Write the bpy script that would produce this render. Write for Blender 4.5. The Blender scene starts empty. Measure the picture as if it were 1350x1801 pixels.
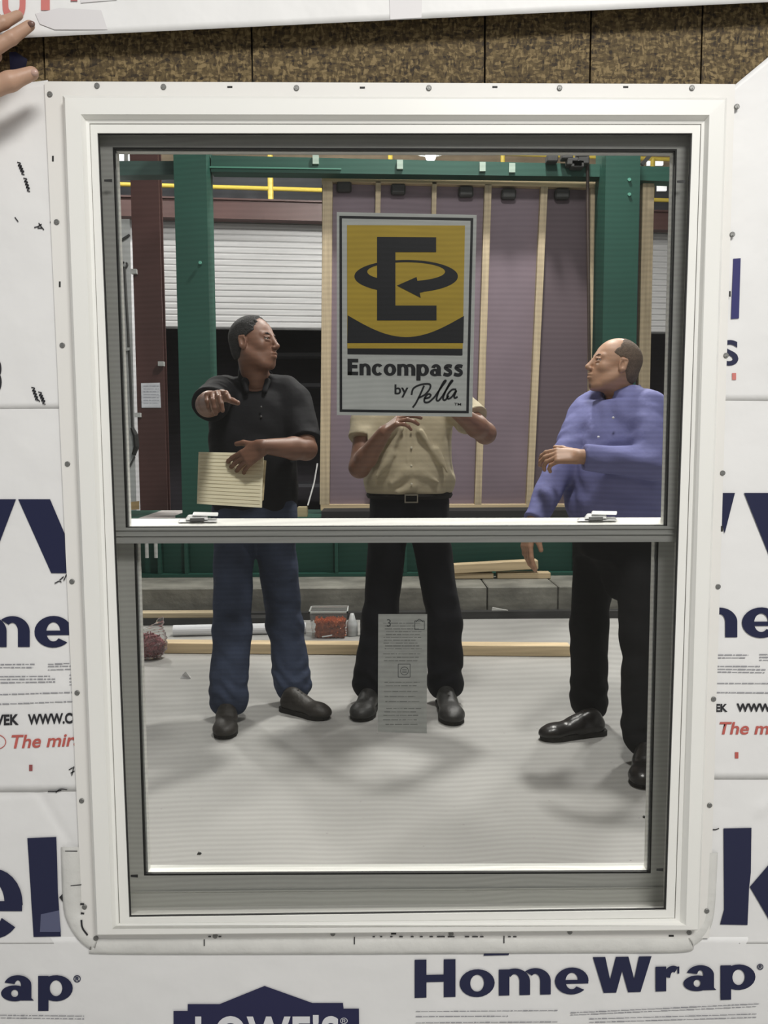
import bpy, bmesh, math, random
import numpy as np
from mathutils import Vector, Matrix
random.seed(7); np.random.seed(7)
C = bpy.context.scene.collection
PI = math.pi
# ------------------------------------------------------------------ camera
FPX = 1450.0; CAMH = 1.22
PITCH, YAW, ROLL = math.radians(5.07), math.radians(0.59), math.radians(-0.217)
cyw, syw = math.cos(YAW), math.sin(YAW)
FW = np.array([syw*math.cos(PITCH), cyw*math.cos(PITCH), -math.sin(PITCH)])
R0 = np.array([cyw, -syw, 0.0]); U0 = np.cross(R0, FW)
RT = math.cos(ROLL)*R0 + math.sin(ROLL)*U0
UP = -math.sin(ROLL)*R0 + math.cos(ROLL)*U0
CAM = np.array([0, 0, CAMH])
cd = bpy.data.cameras.new('camera'); cam = bpy.data.objects.new('camera', cd); C.objects.link(cam)
cd.sensor_fit = 'HORIZONTAL'; cd.sensor_width = 36.0; cd.lens = FPX/1350*36.0; cd.clip_start = 0.02
M = Matrix(((RT[0], UP[0], -FW[0], 0), (RT[1], UP[1], -FW[1], 0), (RT[2], UP[2], -FW[2], CAMH), (0, 0, 0, 1)))
cam.matrix_world = M
bpy.context.scene.camera = cam
def ray(px, py): return FW + RT*(px-675)/FPX - UP*(py-900.5)/FPX
def V(px, py, Y):                      # a point of the place at distance Y in front of the camera
    d = ray(px, py); return CAM + d*(Y/d[1])
def G(px, py, z=0.0):                  # a point at height z
    d = ray(px, py); return CAM + d*((z-CAMH)/d[2])
# ------------------------------------------------------------------ view, world, lights
sc = bpy.context.scene
sc.view_settings.view_transform = 'Standard'; sc.view_settings.look = 'None'
sc.view_settings.gamma = 1.0; sc.view_settings.use_curve_mapping = False
sc.view_settings.exposure = 0.0
sc.cycles.use_denoising = True
sc.cycles.max_bounces = 8; sc.cycles.transparent_max_bounces = 24; sc.cycles.caustics_reflective = False; sc.cycles.caustics_refractive = False
w = bpy.data.worlds.new('world'); sc.world = w; w.use_nodes = True
w.node_tree.nodes['Background'].inputs[0].default_value = (0.97, 0.98, 1.0, 1); w.node_tree.nodes['Background'].inputs[1].default_value = 0.30
def area(name, loc, target, size, power, col=(1, .97, .92)):
    l = bpy.data.lights.new(name, 'AREA'); l.shape = 'DISK' if isinstance(size, float) else 'RECTANGLE'
    if isinstance(size, float): l.size = size
    else: l.size, l.size_y = size
    l.energy = power; l.color = col
    o = bpy.data.objects.new(name, l); C.objects.link(o); o.location = loc
    o.rotation_euler = (Vector(target)-Vector(loc)).to_track_quat('-Z', 'Y').to_euler()
    return o
area('hall_lamp_or_fill_light', (0.9, 5.3, 5.4), (0.5, 3.9, 0), 0.35, 360)
area('hall_lamp_or_fill_light', (3.6, 8.0, 5.6), (2.5, 6.0, 0), 0.6, 340)
area('hall_lamp_or_fill_light', (-3.2, 8.6, 5.6), (-2.2, 6.5, 0), 0.6, 340)
area('hall_lamp_or_fill_light', (0.2, 7.2, 5.2), (0.2, 10.6, 3.2), 0.6, 250)  # unseen wash light, added to brighten the roll-up curtain
area('hall_lamp_or_fill_light', (0.5, 2.1, 5.2), (-0.1, 3.9, 0.6), 0.6, 200)  # unseen fill light, added to lift the fronts of the men
area('front_lamp_light', (1.0, -1.6, 3.6), (0.10, 1.3, 0.7), (1.6, 0.7), 116, (1, .98, .94))
# ------------------------------------------------------------------ materials
MAT = {}
def mat(name, col, rough=0.6, metal=0.0, bump=0.0, bscale=40.0, var=0.0, vscale=8.0, spec=0.5, stretch=None, emit=None, alpha=None, sheen=0):
    if name in MAT: return MAT[name]
    m = bpy.data.materials.new(name); m.use_nodes = True; nt = m.node_tree; b = nt.nodes['Principled BSDF']
    c = tuple(col)+(1,)
    b.inputs['Base Color'].default_value = c; b.inputs['Roughness'].default_value = rough
    b.inputs['Metallic'].default_value = metal; b.inputs['Specular IOR Level'].default_value = spec
    if sheen: b.inputs['Sheen Weight'].default_value = sheen
    tc = nt.nodes.new('ShaderNodeTexCoord'); mp = nt.nodes.new('ShaderNodeMapping')
    nt.links.new(tc.outputs['Object'], mp.inputs[0])
    if stretch: mp.inputs['Scale'].default_value = stretch
    if var:
        n = nt.nodes.new('ShaderNodeTexNoise'); n.inputs['Scale'].default_value = vscale; n.inputs['Detail'].default_value = 5
        nt.links.new(mp.outputs[0], n.inputs['Vector'])
        mx = nt.nodes.new('ShaderNodeMix'); mx.data_type = 'RGBA'
        mx.inputs[6].default_value = tuple(max(0, x*(1-var)) for x in col)+(1,)
        mx.inputs[7].default_value = tuple(min(1, x*(1+var)) for x in col)+(1,)
        r = nt.nodes.new('ShaderNodeMapRange'); r.inputs[1].default_value = .3; r.inputs[2].default_value = .7
        nt.links.new(n.outputs[0], r.inputs[0]); nt.links.new(r.outputs[0], mx.inputs[0])
        nt.links.new(mx.outputs[2], b.inputs['Base Color'])
    if bump:
        n2 = nt.nodes.new('ShaderNodeTexNoise'); n2.inputs['Scale'].default_value = bscale; n2.inputs['Detail'].default_value = 4
        nt.links.new(mp.outputs[0], n2.inputs['Vector'])
        bp = nt.nodes.new('ShaderNodeBump'); bp.inputs['Strength'].default_value = bump; bp.inputs['Distance'].default_value = 0.01
        nt.links.new(n2.outputs[0], bp.inputs['Height']); nt.links.new(bp.outputs[0], b.inputs['Normal'])
    if emit:
        b.inputs['Emission Color'].default_value = tuple(emit[0])+(1,); b.inputs['Emission Strength'].default_value = emit[1]
    MAT[name] = m; return m
def glassmat(name, tint, refl=0.06, haze=0.0):
    m = bpy.data.materials.new(name); m.use_nodes = True; nt = m.node_tree; nt.nodes.clear()
    o = nt.nodes.new('ShaderNodeOutputMaterial'); t = nt.nodes.new('ShaderNodeBsdfTransparent'); t.inputs[0].default_value = tuple(tint)+(1,)
    g = nt.nodes.new('ShaderNodeBsdfGlossy'); g.inputs['Roughness'].default_value = 0.03; g.inputs[0].default_value = (1, 1, 1, 1)
    f = nt.nodes.new('ShaderNodeFresnel'); f.inputs[0].default_value = 1.18
    mx = nt.nodes.new('ShaderNodeMixShader'); nt.links.new(f.outputs[0], mx.inputs[0]); nt.links.new(t.outputs[0], mx.inputs[1]); nt.links.new(g.outputs[0], mx.inputs[2])
    last = mx
    if haze:
        d = nt.nodes.new('ShaderNodeBsdfDiffuse'); d.inputs[0].default_value = (.8, .8, .8, 1)
        m2 = nt.nodes.new('ShaderNodeMixShader'); m2.inputs[0].default_value = haze
        nt.links.new(mx.outputs[0], m2.inputs[1]); nt.links.new(d.outputs[0], m2.inputs[2]); last = m2
    nt.links.new(last.outputs[0], o.inputs[0]); MAT[name] = m; return m
# ------------------------------------------------------------------ object helpers
def tag(o, label=None, cat=None, group=None, kind=None):
    if label: o['label'] = label
    if cat: o['category'] = cat
    if group: o['group'] = group
    if kind: o['kind'] = kind
    return o
def empty(name, loc, label=None, cat=None, group=None, kind=None):
    o = bpy.data.objects.new(name, None); o.empty_display_size = .05; C.objects.link(o); o.location = loc
    bpy.context.view_layer.update(); return tag(o, label, cat, group, kind)
def link(name, me, m, parent=None, smooth=False):
    o = bpy.data.objects.new(name, me); C.objects.link(o)
    if m is not None: me.materials.append(m)
    if smooth: me.polygons.foreach_set('use_smooth', [True]*len(me.polygons))
    if parent is not None:
        o.parent = parent; o.matrix_parent_inverse = pmat(parent).inverted()
    return o
def pmat(o):
    m = Matrix.LocRotScale(o.location, o.rotation_euler, o.scale)
    return m if o.parent is None else pmat(o.parent) @ o.matrix_parent_inverse @ m
class B:                                 # collects shapes into one mesh
    def __init__(s): s.v = []; s.f = []
    def hexa(s, p):                      # p: 8 points, bottom loop then top loop
        n = len(s.v); s.v += [tuple(map(float, q)) for q in p]
        s.f += [tuple(n+i for i in q) for q in ((3, 2, 1, 0), (4, 5, 6, 7), (0, 1, 5, 4), (1, 2, 6, 5), (2, 3, 7, 6), (3, 0, 4, 7))]; return s
    def box(s, a, b):
        x0, y0, z0 = a; x1, y1, z1 = b
        return s.hexa([(x0, y0, z0), (x1, y0, z0), (x1, y1, z0), (x0, y1, z0), (x0, y0, z1), (x1, y0, z1), (x1, y1, z1), (x0, y1, z1)])
    def bar(s, a, b, w, h, side=(0, 1, 0)):   # rectangular bar a->b, w across, h along side
        a, b = np.array(a, float), np.array(b, float); d = (b-a)/np.linalg.norm(b-a)
        e = np.array(side, float); e = e-d*(e@d); e /= np.linalg.norm(e); x = np.cross(e, d)
        q = [(-1, -1), (1, -1), (1, 1), (-1, 1)]
        return s.hexa([a+x*w/2*i+e*h/2*j for i, j in q]+[b+x*w/2*i+e*h/2*j for i, j in q])
    def tube(s, pts, r, n=10, caps=True):
        pts = [np.array(p, float) for p in pts]; rs = r if isinstance(r, (list, tuple)) else [r]*len(pts)
        n0 = len(s.v); prev = None
        for i, p in enumerate(pts):
            d = pts[min(i+1, len(pts)-1)]-pts[max(i-1, 0)]; d /= np.linalg.norm(d)+1e-12
            if prev is None:
                e = np.cross(d, (0, 0, 1.0)) if abs(d[2]) < .9 else np.cross(d, (1.0, 0, 0))
            else: e = prev-d*(prev@d)
            e /= np.linalg.norm(e); prev = e; g = np.cross(d, e)
            for k in range(n):
                t = 2*PI*k/n; s.v.append(tuple(p+rs[i]*(math.cos(t)*e+math.sin(t)*g)))
        for i in range(len(pts)-1):
            for k in range(n):
                a = n0+i*n+k; b = n0+i*n+(k+1) % n; s.f.append((a, b, b+n, a+n))
        if caps:
            s.f.append(tuple(n0+k for k in reversed(range(n)))); m = n0+(len(pts)-1)*n; s.f.append(tuple(m+k for k in range(n)))
        return s
    def prism(s, front, back):           # two outlines of equal length
        n = len(front); n0 = len(s.v); s.v += [tuple(map(float, q)) for q in front]+[tuple(map(float, q)) for q in back]
        s.f.append(tuple(n0+i for i in range(n))); s.f.append(tuple(n0+n+i for i in reversed(range(n))))
        for i in range(n):
            j = (i+1) % n; s.f.append((n0+j, n0+i, n0+n+i, n0+n+j))
        return s
    def ball(s, c, r, n=12, m=8):
        r = (r, r, r) if isinstance(r, (int, float)) else r; n0 = len(s.v)
        for i in range(1, m):
            t = PI*i/m
            for k in range(n):
                u = 2*PI*k/n; s.v.append((c[0]+r[0]*math.sin(t)*math.cos(u), c[1]+r[1]*math.sin(t)*math.sin(u), c[2]+r[2]*math.cos(t)))
        a = len(s.v); s.v.append((c[0], c[1], c[2]+r[2])); s.v.append((c[0], c[1], c[2]-r[2]))
        for i in range(m-2):
            for k in range(n): p = n0+i*n+k; q = n0+i*n+(k+1) % n; s.f.append((p, p+n, q+n, q))
        for k in range(n):
            s.f.append((a, n0+k, n0+(k+1) % n)); s.f.append((a+1, n0+(m-2)*n+(k+1) % n, n0+(m-2)*n+k))
        return s
    def build(s, name, m, parent=None, smooth=False, bevel=0.0):
        me = bpy.data.meshes.new(name); me.from_pydata(s.v, [], s.f)
        bm = bmesh.new(); bm.from_mesh(me); bmesh.ops.recalc_face_normals(bm, faces=bm.faces)
        if bevel: bmesh.ops.bevel(bm, geom=list(bm.edges), offset=bevel, segments=1, affect='EDGES', clamp_overlap=True)
        bm.to_mesh(me); bm.free(); me.validate()
        return link(name, me, m, parent, smooth)
def quad(TL, TR, BR, BL, Y): return [V(*TL, Y), V(*TR, Y), V(*BR, Y), V(*BL, Y)]
def ring_member(o, i, k, Yo, Yi, back):  # mitred member k (0 top 1 right 2 bottom 3 left) between two pixel quads
    a, b = k, (k+1) % 4
    fr = [V(*o[a], Yo), V(*o[b], Yo), V(*i[b], Yi), V(*i[a], Yi)]
    bk = [p*1.0 for p in fr]
    for p in bk: p[1] = back
    return B().prism(fr, bk)
def lerp(a, b, t): return tuple(x+(y-x)*t for x, y in zip(a, b))
def pxpoly(name, pts, Y, m, parent, th=0.0003):
    fr = [V(x, y, Y-th) for x, y in pts]; bk = [V(x, y, Y) for x, y in pts]
    return B().prism(fr, bk).build(name, m, parent)
def catmull(pts, n=6):
    P = [np.array(p, float) for p in pts]; P = [2*P[0]-P[1]]+P+[2*P[-1]-P[-2]]; out = []
    for i in range(1, len(P)-2):
        for k in range(n):
            t = k/n; out.append(.5*((2*P[i])+(-P[i-1]+P[i+1])*t+(2*P[i-1]-5*P[i]+4*P[i+1]-P[i+2])*t*t+(-P[i-1]+3*P[i]-3*P[i+1]+P[i+2])*t**3))
    out.append(P[-2]); return out
def strokes(b, paths, width, Y, n=6, th=0.0003):   # pen strokes in picture coordinates laid on plane Y
    for path in paths:
        q = catmull(path, n) if len(path) > 2 else [np.array(p, float) for p in path]
        L = []; Rr = []
        for i, p in enumerate(q):
            d = q[min(i+1, len(q)-1)]-q[max(i-1, 0)]; d = d/(np.linalg.norm(d)+1e-9); e = np.array((-d[1], d[0]))
            ww = width/2; L.append(p+e*ww); Rr.append(p-e*ww)
        for i in range(len(q)-1):
            o4 = [L[i], L[i+1], Rr[i+1], Rr[i]]
            b.prism([V(x, y, Y-th) for x, y in o4], [V(x, y, Y) for x, y in o4])
    return b
def text(name, body, box, Y, m, parent, bold=0.0, shear=0.0, cutfrac=None, rot=0.0, space=1.0, th=0.0003):
    """lettering whose outline fills the picture box (x0, y0, x1, y1) on plane Y"""
    cu = bpy.data.curves.new(name, 'FONT'); cu.body = body; cu.size = 1; cu.offset = bold; cu.shear = shear; cu.extrude = 0; cu.resolution_u = 6; cu.space_character = space
    o = bpy.data.objects.new(name, cu); C.objects.link(o); dg = bpy.context.evaluated_depsgraph_get(); dg.update()
    me = bpy.data.meshes.new_from_object(o.evaluated_get(dg)); bpy.data.objects.remove(o); bpy.data.curves.remove(cu)
    n = len(me.vertices); co = np.zeros(n*3); me.vertices.foreach_get('co', co); co = co.reshape(-1, 3)
    lo, hi = co.min(0), co.max(0); u = (co[:, 0]-lo[0])/(hi[0]-lo[0]); v = (co[:, 1]-lo[1])/(hi[1]-lo[1])
    if not isinstance(box[0], tuple):
        x0, y0, x1, y1 = box; q = [(x0, y0), (x1, y0), (x1, y1), (x0, y1)]
    else: q = box
    TL, TR, BR, BL = [V(*p, Y-th) for p in q]
    P = (np.outer((1-u)*v, TL)+np.outer(u*v, TR)+np.outer(u*(1-v), BR)+np.outer((1-u)*(1-v), BL))
    me.vertices.foreach_set('co', P.ravel()); me.update()
    me.materials.clear()
    return link(name, me, m, parent)
def ring_(cx, cy, ro, ri, a0, a1, n=26):
    t = np.radians(np.linspace(a0, a1, n)); o = [(cx+ro[0]*math.cos(a), cy+ro[1]*math.sin(a)) for a in t]; i = [(cx+ri[0]*math.cos(a), cy+ri[1]*math.sin(a)) for a in t]
    return [[o[k], o[k+1], i[k+1], i[k]] for k in range(n-1)]
def rc(x0, y0, x1, y1): return [[(x0, y0), (x1, y0), (x1, y1), (x0, y1)]]
def sstroke(pts, w_):
    q = catmull(pts, 6); o = []
    for i in range(len(q)-1):
        d = q[i+1]-q[i]; e = np.array((-d[1], d[0])); e = e/np.linalg.norm(e)*w_/2
        d0 = q[i]-q[i-1] if i else d; e0 = np.array((-d0[1], d0[0])); e0 = e0/np.linalg.norm(e0)*w_/2
        o.append([tuple(q[i]+e0), tuple(q[i+1]+e), tuple(q[i+1]-e), tuple(q[i]-e0)])
    return o
def glyph(c, w):                         # heavy sans letters, x-height 1, stem w: (pieces, width)
    h = w*.62
    if c == 'o': return ring_(.56, .5, (.56, .53), (.56-w, .53-h), 0, 360), 1.12
    if c == 'e': return ring_(.54, .5, (.54, .53), (.54-w, .53-h), -2, 318)+rc(w*.8, .39, 1.07, .39+h*.72), 1.08
    if c == 'c': return ring_(.54, .5, (.54, .53), (.54-w, .53-h), 42, 318), .98
    if c in 'nm':
        a = .5+w*.42; P = rc(0, 0, w, 1); x = w
        for k in range(2 if c == 'm' else 1):
            r_ = (1.0-w)/2; cx = x+(1.0-2*w)/2; P = P+ring_(cx, .52, ((1.0-2*w)/2+w, .51), ((1.0-2*w)/2, .51-h*1.05), 0, 140 if k == 0 else 130)+rc(cx+(1.0-2*w)/2, 0, cx+(1.0-2*w)/2+w, .54); x = cx+(1.0-2*w)/2+w
        return P, x
    if c == 'r': return rc(0, 0, w, 1)+ring_(w+.22, .45, (.34, .58), (.10, .58-h*1.2), 62, 165, 12)+[[(w+.36, .70), (w+.36, .985), (w+.42, .99), (w+.42, .70)]], w+.42
    if c == 'a': return rc(.98-w, .0, .98, .62)+[[(.9, 0), (1.06, 0), (.98, .1), (.98, .3)]]+ring_(.54, .62, (.44, .41), (.44-w, .41-h), 0, 165)+ring_(.44, .295, (.44, .325), (.42-w*.9, .325-h*.85), 0, 360), 1.06
    if c == 'p': return rc(0, -.42, w, 1)+ring_(.58, .5, (.54, .53), (.54-w, .53-h), 0, 360), 1.12
    if c == 's': return sstroke([(.80, .83), (.60, .89), (.36, .87), (.24, .72), (.45, .56), (.66, .42), (.68, .22), (.48, .10), (.25, .12), (.06, .18)], w*.82), .86
    if c == 'H': return rc(0, 0, w*1.1, 1.42)+rc(1.3-w*1.1, 0, 1.3, 1.42)+rc(w, .58, 1.3-w, .58+h*1.3), 1.3
    if c == 'E': return rc(0, 0, w*1.1, 1.42)+rc(0, 0, .95, h*1.3)+rc(0, .6, .88, .6+h*1.3)+rc(0, 1.42-h*1.3, .95, 1.42), .98
    if c == 'W': return [[(0, 1.42), (.40, 1.42), (.555, .52), (.74, 1.42), (1.14, 1.42), (1.325, .52), (1.48, 1.42), (1.88, 1.42), (1.53, 0), (1.13, 0), (.94, .85), (.75, 0), (.35, 0)]], 1.88
def btext(name, s, q, Y, m, parent, w=.34, gap=.13, th=.0003):
    # the picture quad q spans the full height and width of the letters
    P = []; x = 0
    for c in s:
        g, wd = glyph(c, w); P += [[(a+x, b) for a, b in f] for f in g]; x += wd+gap
    x -= gap; ys = [b for f in P for a, b in f]; y0, y1 = min(ys), max(ys); xs_ = [a for f in P for a, b in f]; x0, x1 = min(xs_), max(xs_)
    TL, TR, BR, BL = [V(*p, Y-th) for p in q]; b_ = B()
    sid = 0; prev = None
    for f in P:
        n = len(b_.v)
        if prev is None or not any(abs(a[0]-c[0])+abs(a[1]-c[1]) < 1e-6 for a in f for c in prev): sid += 1
        prev = f; lift = np.array((0, -.00004*(sid % 5), 0))
        for (a, c) in f:
            u, v = (a-x0)/(x1-x0), (c-y0)/(y1-y0); b_.v.append(tuple(TL*(1-u)*v+TR*u*v+BR*u*(1-v)+BL*(1-u)*(1-v)+lift))
        b_.f.append(tuple(range(n, n+len(f))))
    me = bpy.data.meshes.new(name); me.from_pydata(b_.v, [], b_.f); bm = bmesh.new(); bm.from_mesh(me)
    for f in bm.faces:
        f.normal_update()
        if f.normal.y > 0: f.normal_flip()
    bm.to_mesh(me); bm.free(); return link(name, me, m, parent)
# ------------------------------------------------------------------ implicit surfaces (bodies, clothes, shoes)
class Field:
    def __init__(s, lo, hi, h):
        s.lo = np.array(lo, float)-2*h; s.h = h; s.n = np.ceil((np.array(hi)-s.lo)/h).astype(int)+3
        s.F = np.full(s.n, 9.0, np.float32)
    def sl(s, lo, hi):
        a = np.clip(np.floor((np.array(lo)-s.lo)/s.h).astype(int), 0, s.n); b = np.clip(np.ceil((np.array(hi)-s.lo)/s.h).astype(int)+1, 0, s.n)
        return a, b
    def grid(s, a, b):
        ax = [s.lo[i]+s.h*np.arange(a[i], b[i]) for i in range(3)]
        return np.meshgrid(*ax, indexing='ij')
    def put(s, lo, hi, fn, k=0.01, sub=False):
        a, b = s.sl(np.array(lo)-k-2*s.h, np.array(hi)+k+2*s.h)
        if (b <= a).any(): return s
        X, Y, Z = s.grid(a, b); d = fn(X, Y, Z).astype(np.float32)
        S = tuple(slice(a[i], b[i]) for i in range(3)); f = s.F[S]
        if sub:
            h = np.clip(.5-.5*(f+d)/k, 0, 1); s.F[S] = f+( -d-f)*h+k*h*(1-h)
        else:
            h = np.clip(.5+.5*(f-d)/k, 0, 1); s.F[S] = f*(1-h)+d*h-k*h*(1-h)
            s.F[S] = np.where(f > 5, d, s.F[S])
        return s
    def cone(s, a, ra, b, rb, k=0.01, sub=False, flat=None):
        a = np.array(a, float); b = np.array(b, float); r = max(ra, rb); lo = np.minimum(a, b)-r; hi = np.maximum(a, b)+r
        ab = b-a; L2 = ab@ab+1e-12
        def fn(X, Y, Z):
            px, py, pz = X-a[0], Y-a[1], Z-a[2]
            t = np.clip((px*ab[0]+py*ab[1]+pz*ab[2])/L2, 0, 1)
            dx, dy, dz = px-t*ab[0], py-t*ab[1], pz-t*ab[2]
            if flat is not None:         # flat = (unit axis, factor): thinner along that axis
                n, q = flat; c = dx*n[0]+dy*n[1]+dz*n[2]; g = c*(1/q-1)
                dx, dy, dz = dx+n[0]*g, dy+n[1]*g, dz+n[2]*g
                return (np.sqrt(dx*dx+dy*dy+dz*dz)-(ra+(rb-ra)*t))*(q if q < 1 else 1)
            return np.sqrt(dx*dx+dy*dy+dz*dz)-(ra+(rb-ra)*t)
        return s.put(lo, hi, fn, k, sub)
    def chain(s, pts, rs, k=0.01, **kw):
        for i in range(len(pts)-1): s.cone(pts[i], rs[i], pts[i+1], rs[i+1], k, **kw)
        return s
    def ell(s, c, r, Rm=None, k=0.01, sub=False):
        c = np.array(c, float); r = np.array(r, float); m = r.max()
        Rm = np.eye(3) if Rm is None else Rm
        def fn(X, Y, Z):
            p = [X-c[0], Y-c[1], Z-c[2]]
            q = [sum(Rm[j, i]*p[j] for j in range(3)) for i in range(3)]
            k0 = np.sqrt(sum((q[i]/r[i])**2 for i in range(3))); k1 = np.sqrt(sum((q[i]/r[i]**2)**2 for i in range(3)))+1e-9
            return k0*(k0-1)/k1
        return s.put(c-m, c+m, fn, k, sub)
    def stack(s, nodes, yaw, k=0.01, n=2.3, grow=0.0):
        """torso: nodes (x, y, z, half width, half depth) from low to high; yaw = direction faced"""
        N = np.array(nodes, float); zt = np.linspace(N[0, 2], N[-1, 2], 80); tab = []
        P = np.array(catmull([tuple(q) for q in nodes], 12))
        P = P[np.argsort(P[:, 2])]
        cols = [np.interp(zt, P[:, 2], P[:, j]) for j in (0, 1, 3, 4)]
        cw, sw = math.cos(yaw), math.sin(yaw)
        m = N[:, 3].max()+.05+grow
        def fn(X, Y, Z):
            z1 = Z[0, 0, :]; cx, cy, rx, ry = [np.interp(z1, zt, c)[None, None, :] for c in cols]
            rx = rx+grow; ry = ry+grow
            dx, dy = X-cx, Y-cy; f = dx*cw+dy*sw; l = -dx*sw+dy*cw
            rr = ((np.abs(l)/rx)**n+(np.abs(f)/ry)**n)**(1/n)
            d = (rr-1)*np.minimum(rx, ry)
            dz = np.maximum(Z-N[-1, 2]-grow, N[0, 2]-Z)
            return np.maximum(d, dz)
        lo = (N[:, 0].min()-m, N[:, 1].min()-m, N[0, 2]-.01); hi = (N[:, 0].max()+m, N[:, 1].max()+m, N[-1, 2]+.01+grow)
        return s.put(lo, hi, fn, k)
    def clip(s, p, n):                   # keep the side n points away from
        n = np.array(n, float); n /= np.linalg.norm(n); X, Y, Z = s.grid((0, 0, 0), s.n)
        s.F = np.maximum(s.F, ((X-p[0])*n[0]+(Y-p[1])*n[1]+(Z-p[2])*n[2]).astype(np.float32)); return s
    def inter(s, fn):
        X, Y, Z = s.grid((0, 0, 0), s.n); s.F = np.maximum(s.F, fn(X, Y, Z).astype(np.float32)); return s
    def warp(s, fn, band=0.03):
        m = np.abs(s.F) < band; I = np.nonzero(m)
        p = [s.lo[i]+s.h*I[i] for i in range(3)]
        s.F[m] += fn(*p).astype(np.float32); return s
    def data(s):
        F = s.F; S = F < 0
        act = np.zeros(np.array(S.shape)-1, np.int8)
        for i in (0, 1):
            for j in (0, 1):
                for k in (0, 1): act += S[i:S.shape[0]-1+i, j:S.shape[1]-1+j, k:S.shape[2]-1+k]
        A = (act > 0) & (act < 8); I = np.array(np.nonzero(A)); idx = np.full(A.shape, -1, np.int32); idx[A] = np.arange(I.shape[1])
        acc = np.zeros((I.shape[1], 3)); cnt = np.zeros(I.shape[1])
        for ax in range(3):
            o1, o2 = [i for i in range(3) if i != ax]
            for u in (0, 1):
                for v in (0, 1):
                    a = I.copy(); a[o1] += u; a[o2] += v; b = a.copy(); b[ax] += 1
                    f0 = F[tuple(a)]; f1 = F[tuple(b)]; m = (f0 < 0) != (f1 < 0)
                    t = f0[m]/(f0[m]-f1[m]); p = a[:, m].T.astype(float); p[:, ax] += t; acc[m] += p; cnt[m] += 1
        P = s.lo+s.h*acc/cnt[:, None]; faces = []
        for ax in range(3):
            o1, o2 = (ax+1) % 3, (ax+2) % 3
            sl0 = [slice(None)]*3; sl1 = [slice(None)]*3
            sl0[ax] = slice(0, -1); sl1[ax] = slice(1, None)
            D = S[tuple(sl0)] != S[tuple(sl1)]; E = np.array(np.nonzero(D))
            ok = (E[o1] > 0) & (E[o2] > 0) & (E[o1] < S.shape[o1]-1) & (E[o2] < S.shape[o2]-1); E = E[:, ok]
            def at(d1, d2):
                q = E.copy(); q[o1] += d1; q[o2] += d2; return idx[tuple(q)]
            Q = np.stack([at(-1, -1), at(0, -1), at(0, 0), at(-1, 0)], 1)
            inside = S[tuple(E)]
            Q[~inside] = Q[~inside][:, ::-1]; faces.append(Q)
        Fc = np.concatenate(faces); Fc = Fc[(Fc >= 0).all(1)]
        return P, Fc
def np_mesh(name, parts, m, parent=None, smooth=True):
    vs = []; fs = []; n = 0
    for P, Q in parts: vs.append(P); fs.append(Q+n); n += len(P)
    P = np.concatenate(vs); Q = np.concatenate(fs)
    me = bpy.data.meshes.new(name); me.vertices.add(len(P)); me.vertices.foreach_set('co', P.astype(np.float32).ravel())
    me.loops.add(Q.size); me.loops.foreach_set('vertex_index', Q.astype(np.int32).ravel())
    me.polygons.add(len(Q)); me.polygons.foreach_set('loop_start', np.arange(0, Q.size, 4, dtype=np.int32))
    me.update(calc_edges=True); me.validate()
    return link(name, me, m, parent, smooth)
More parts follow.
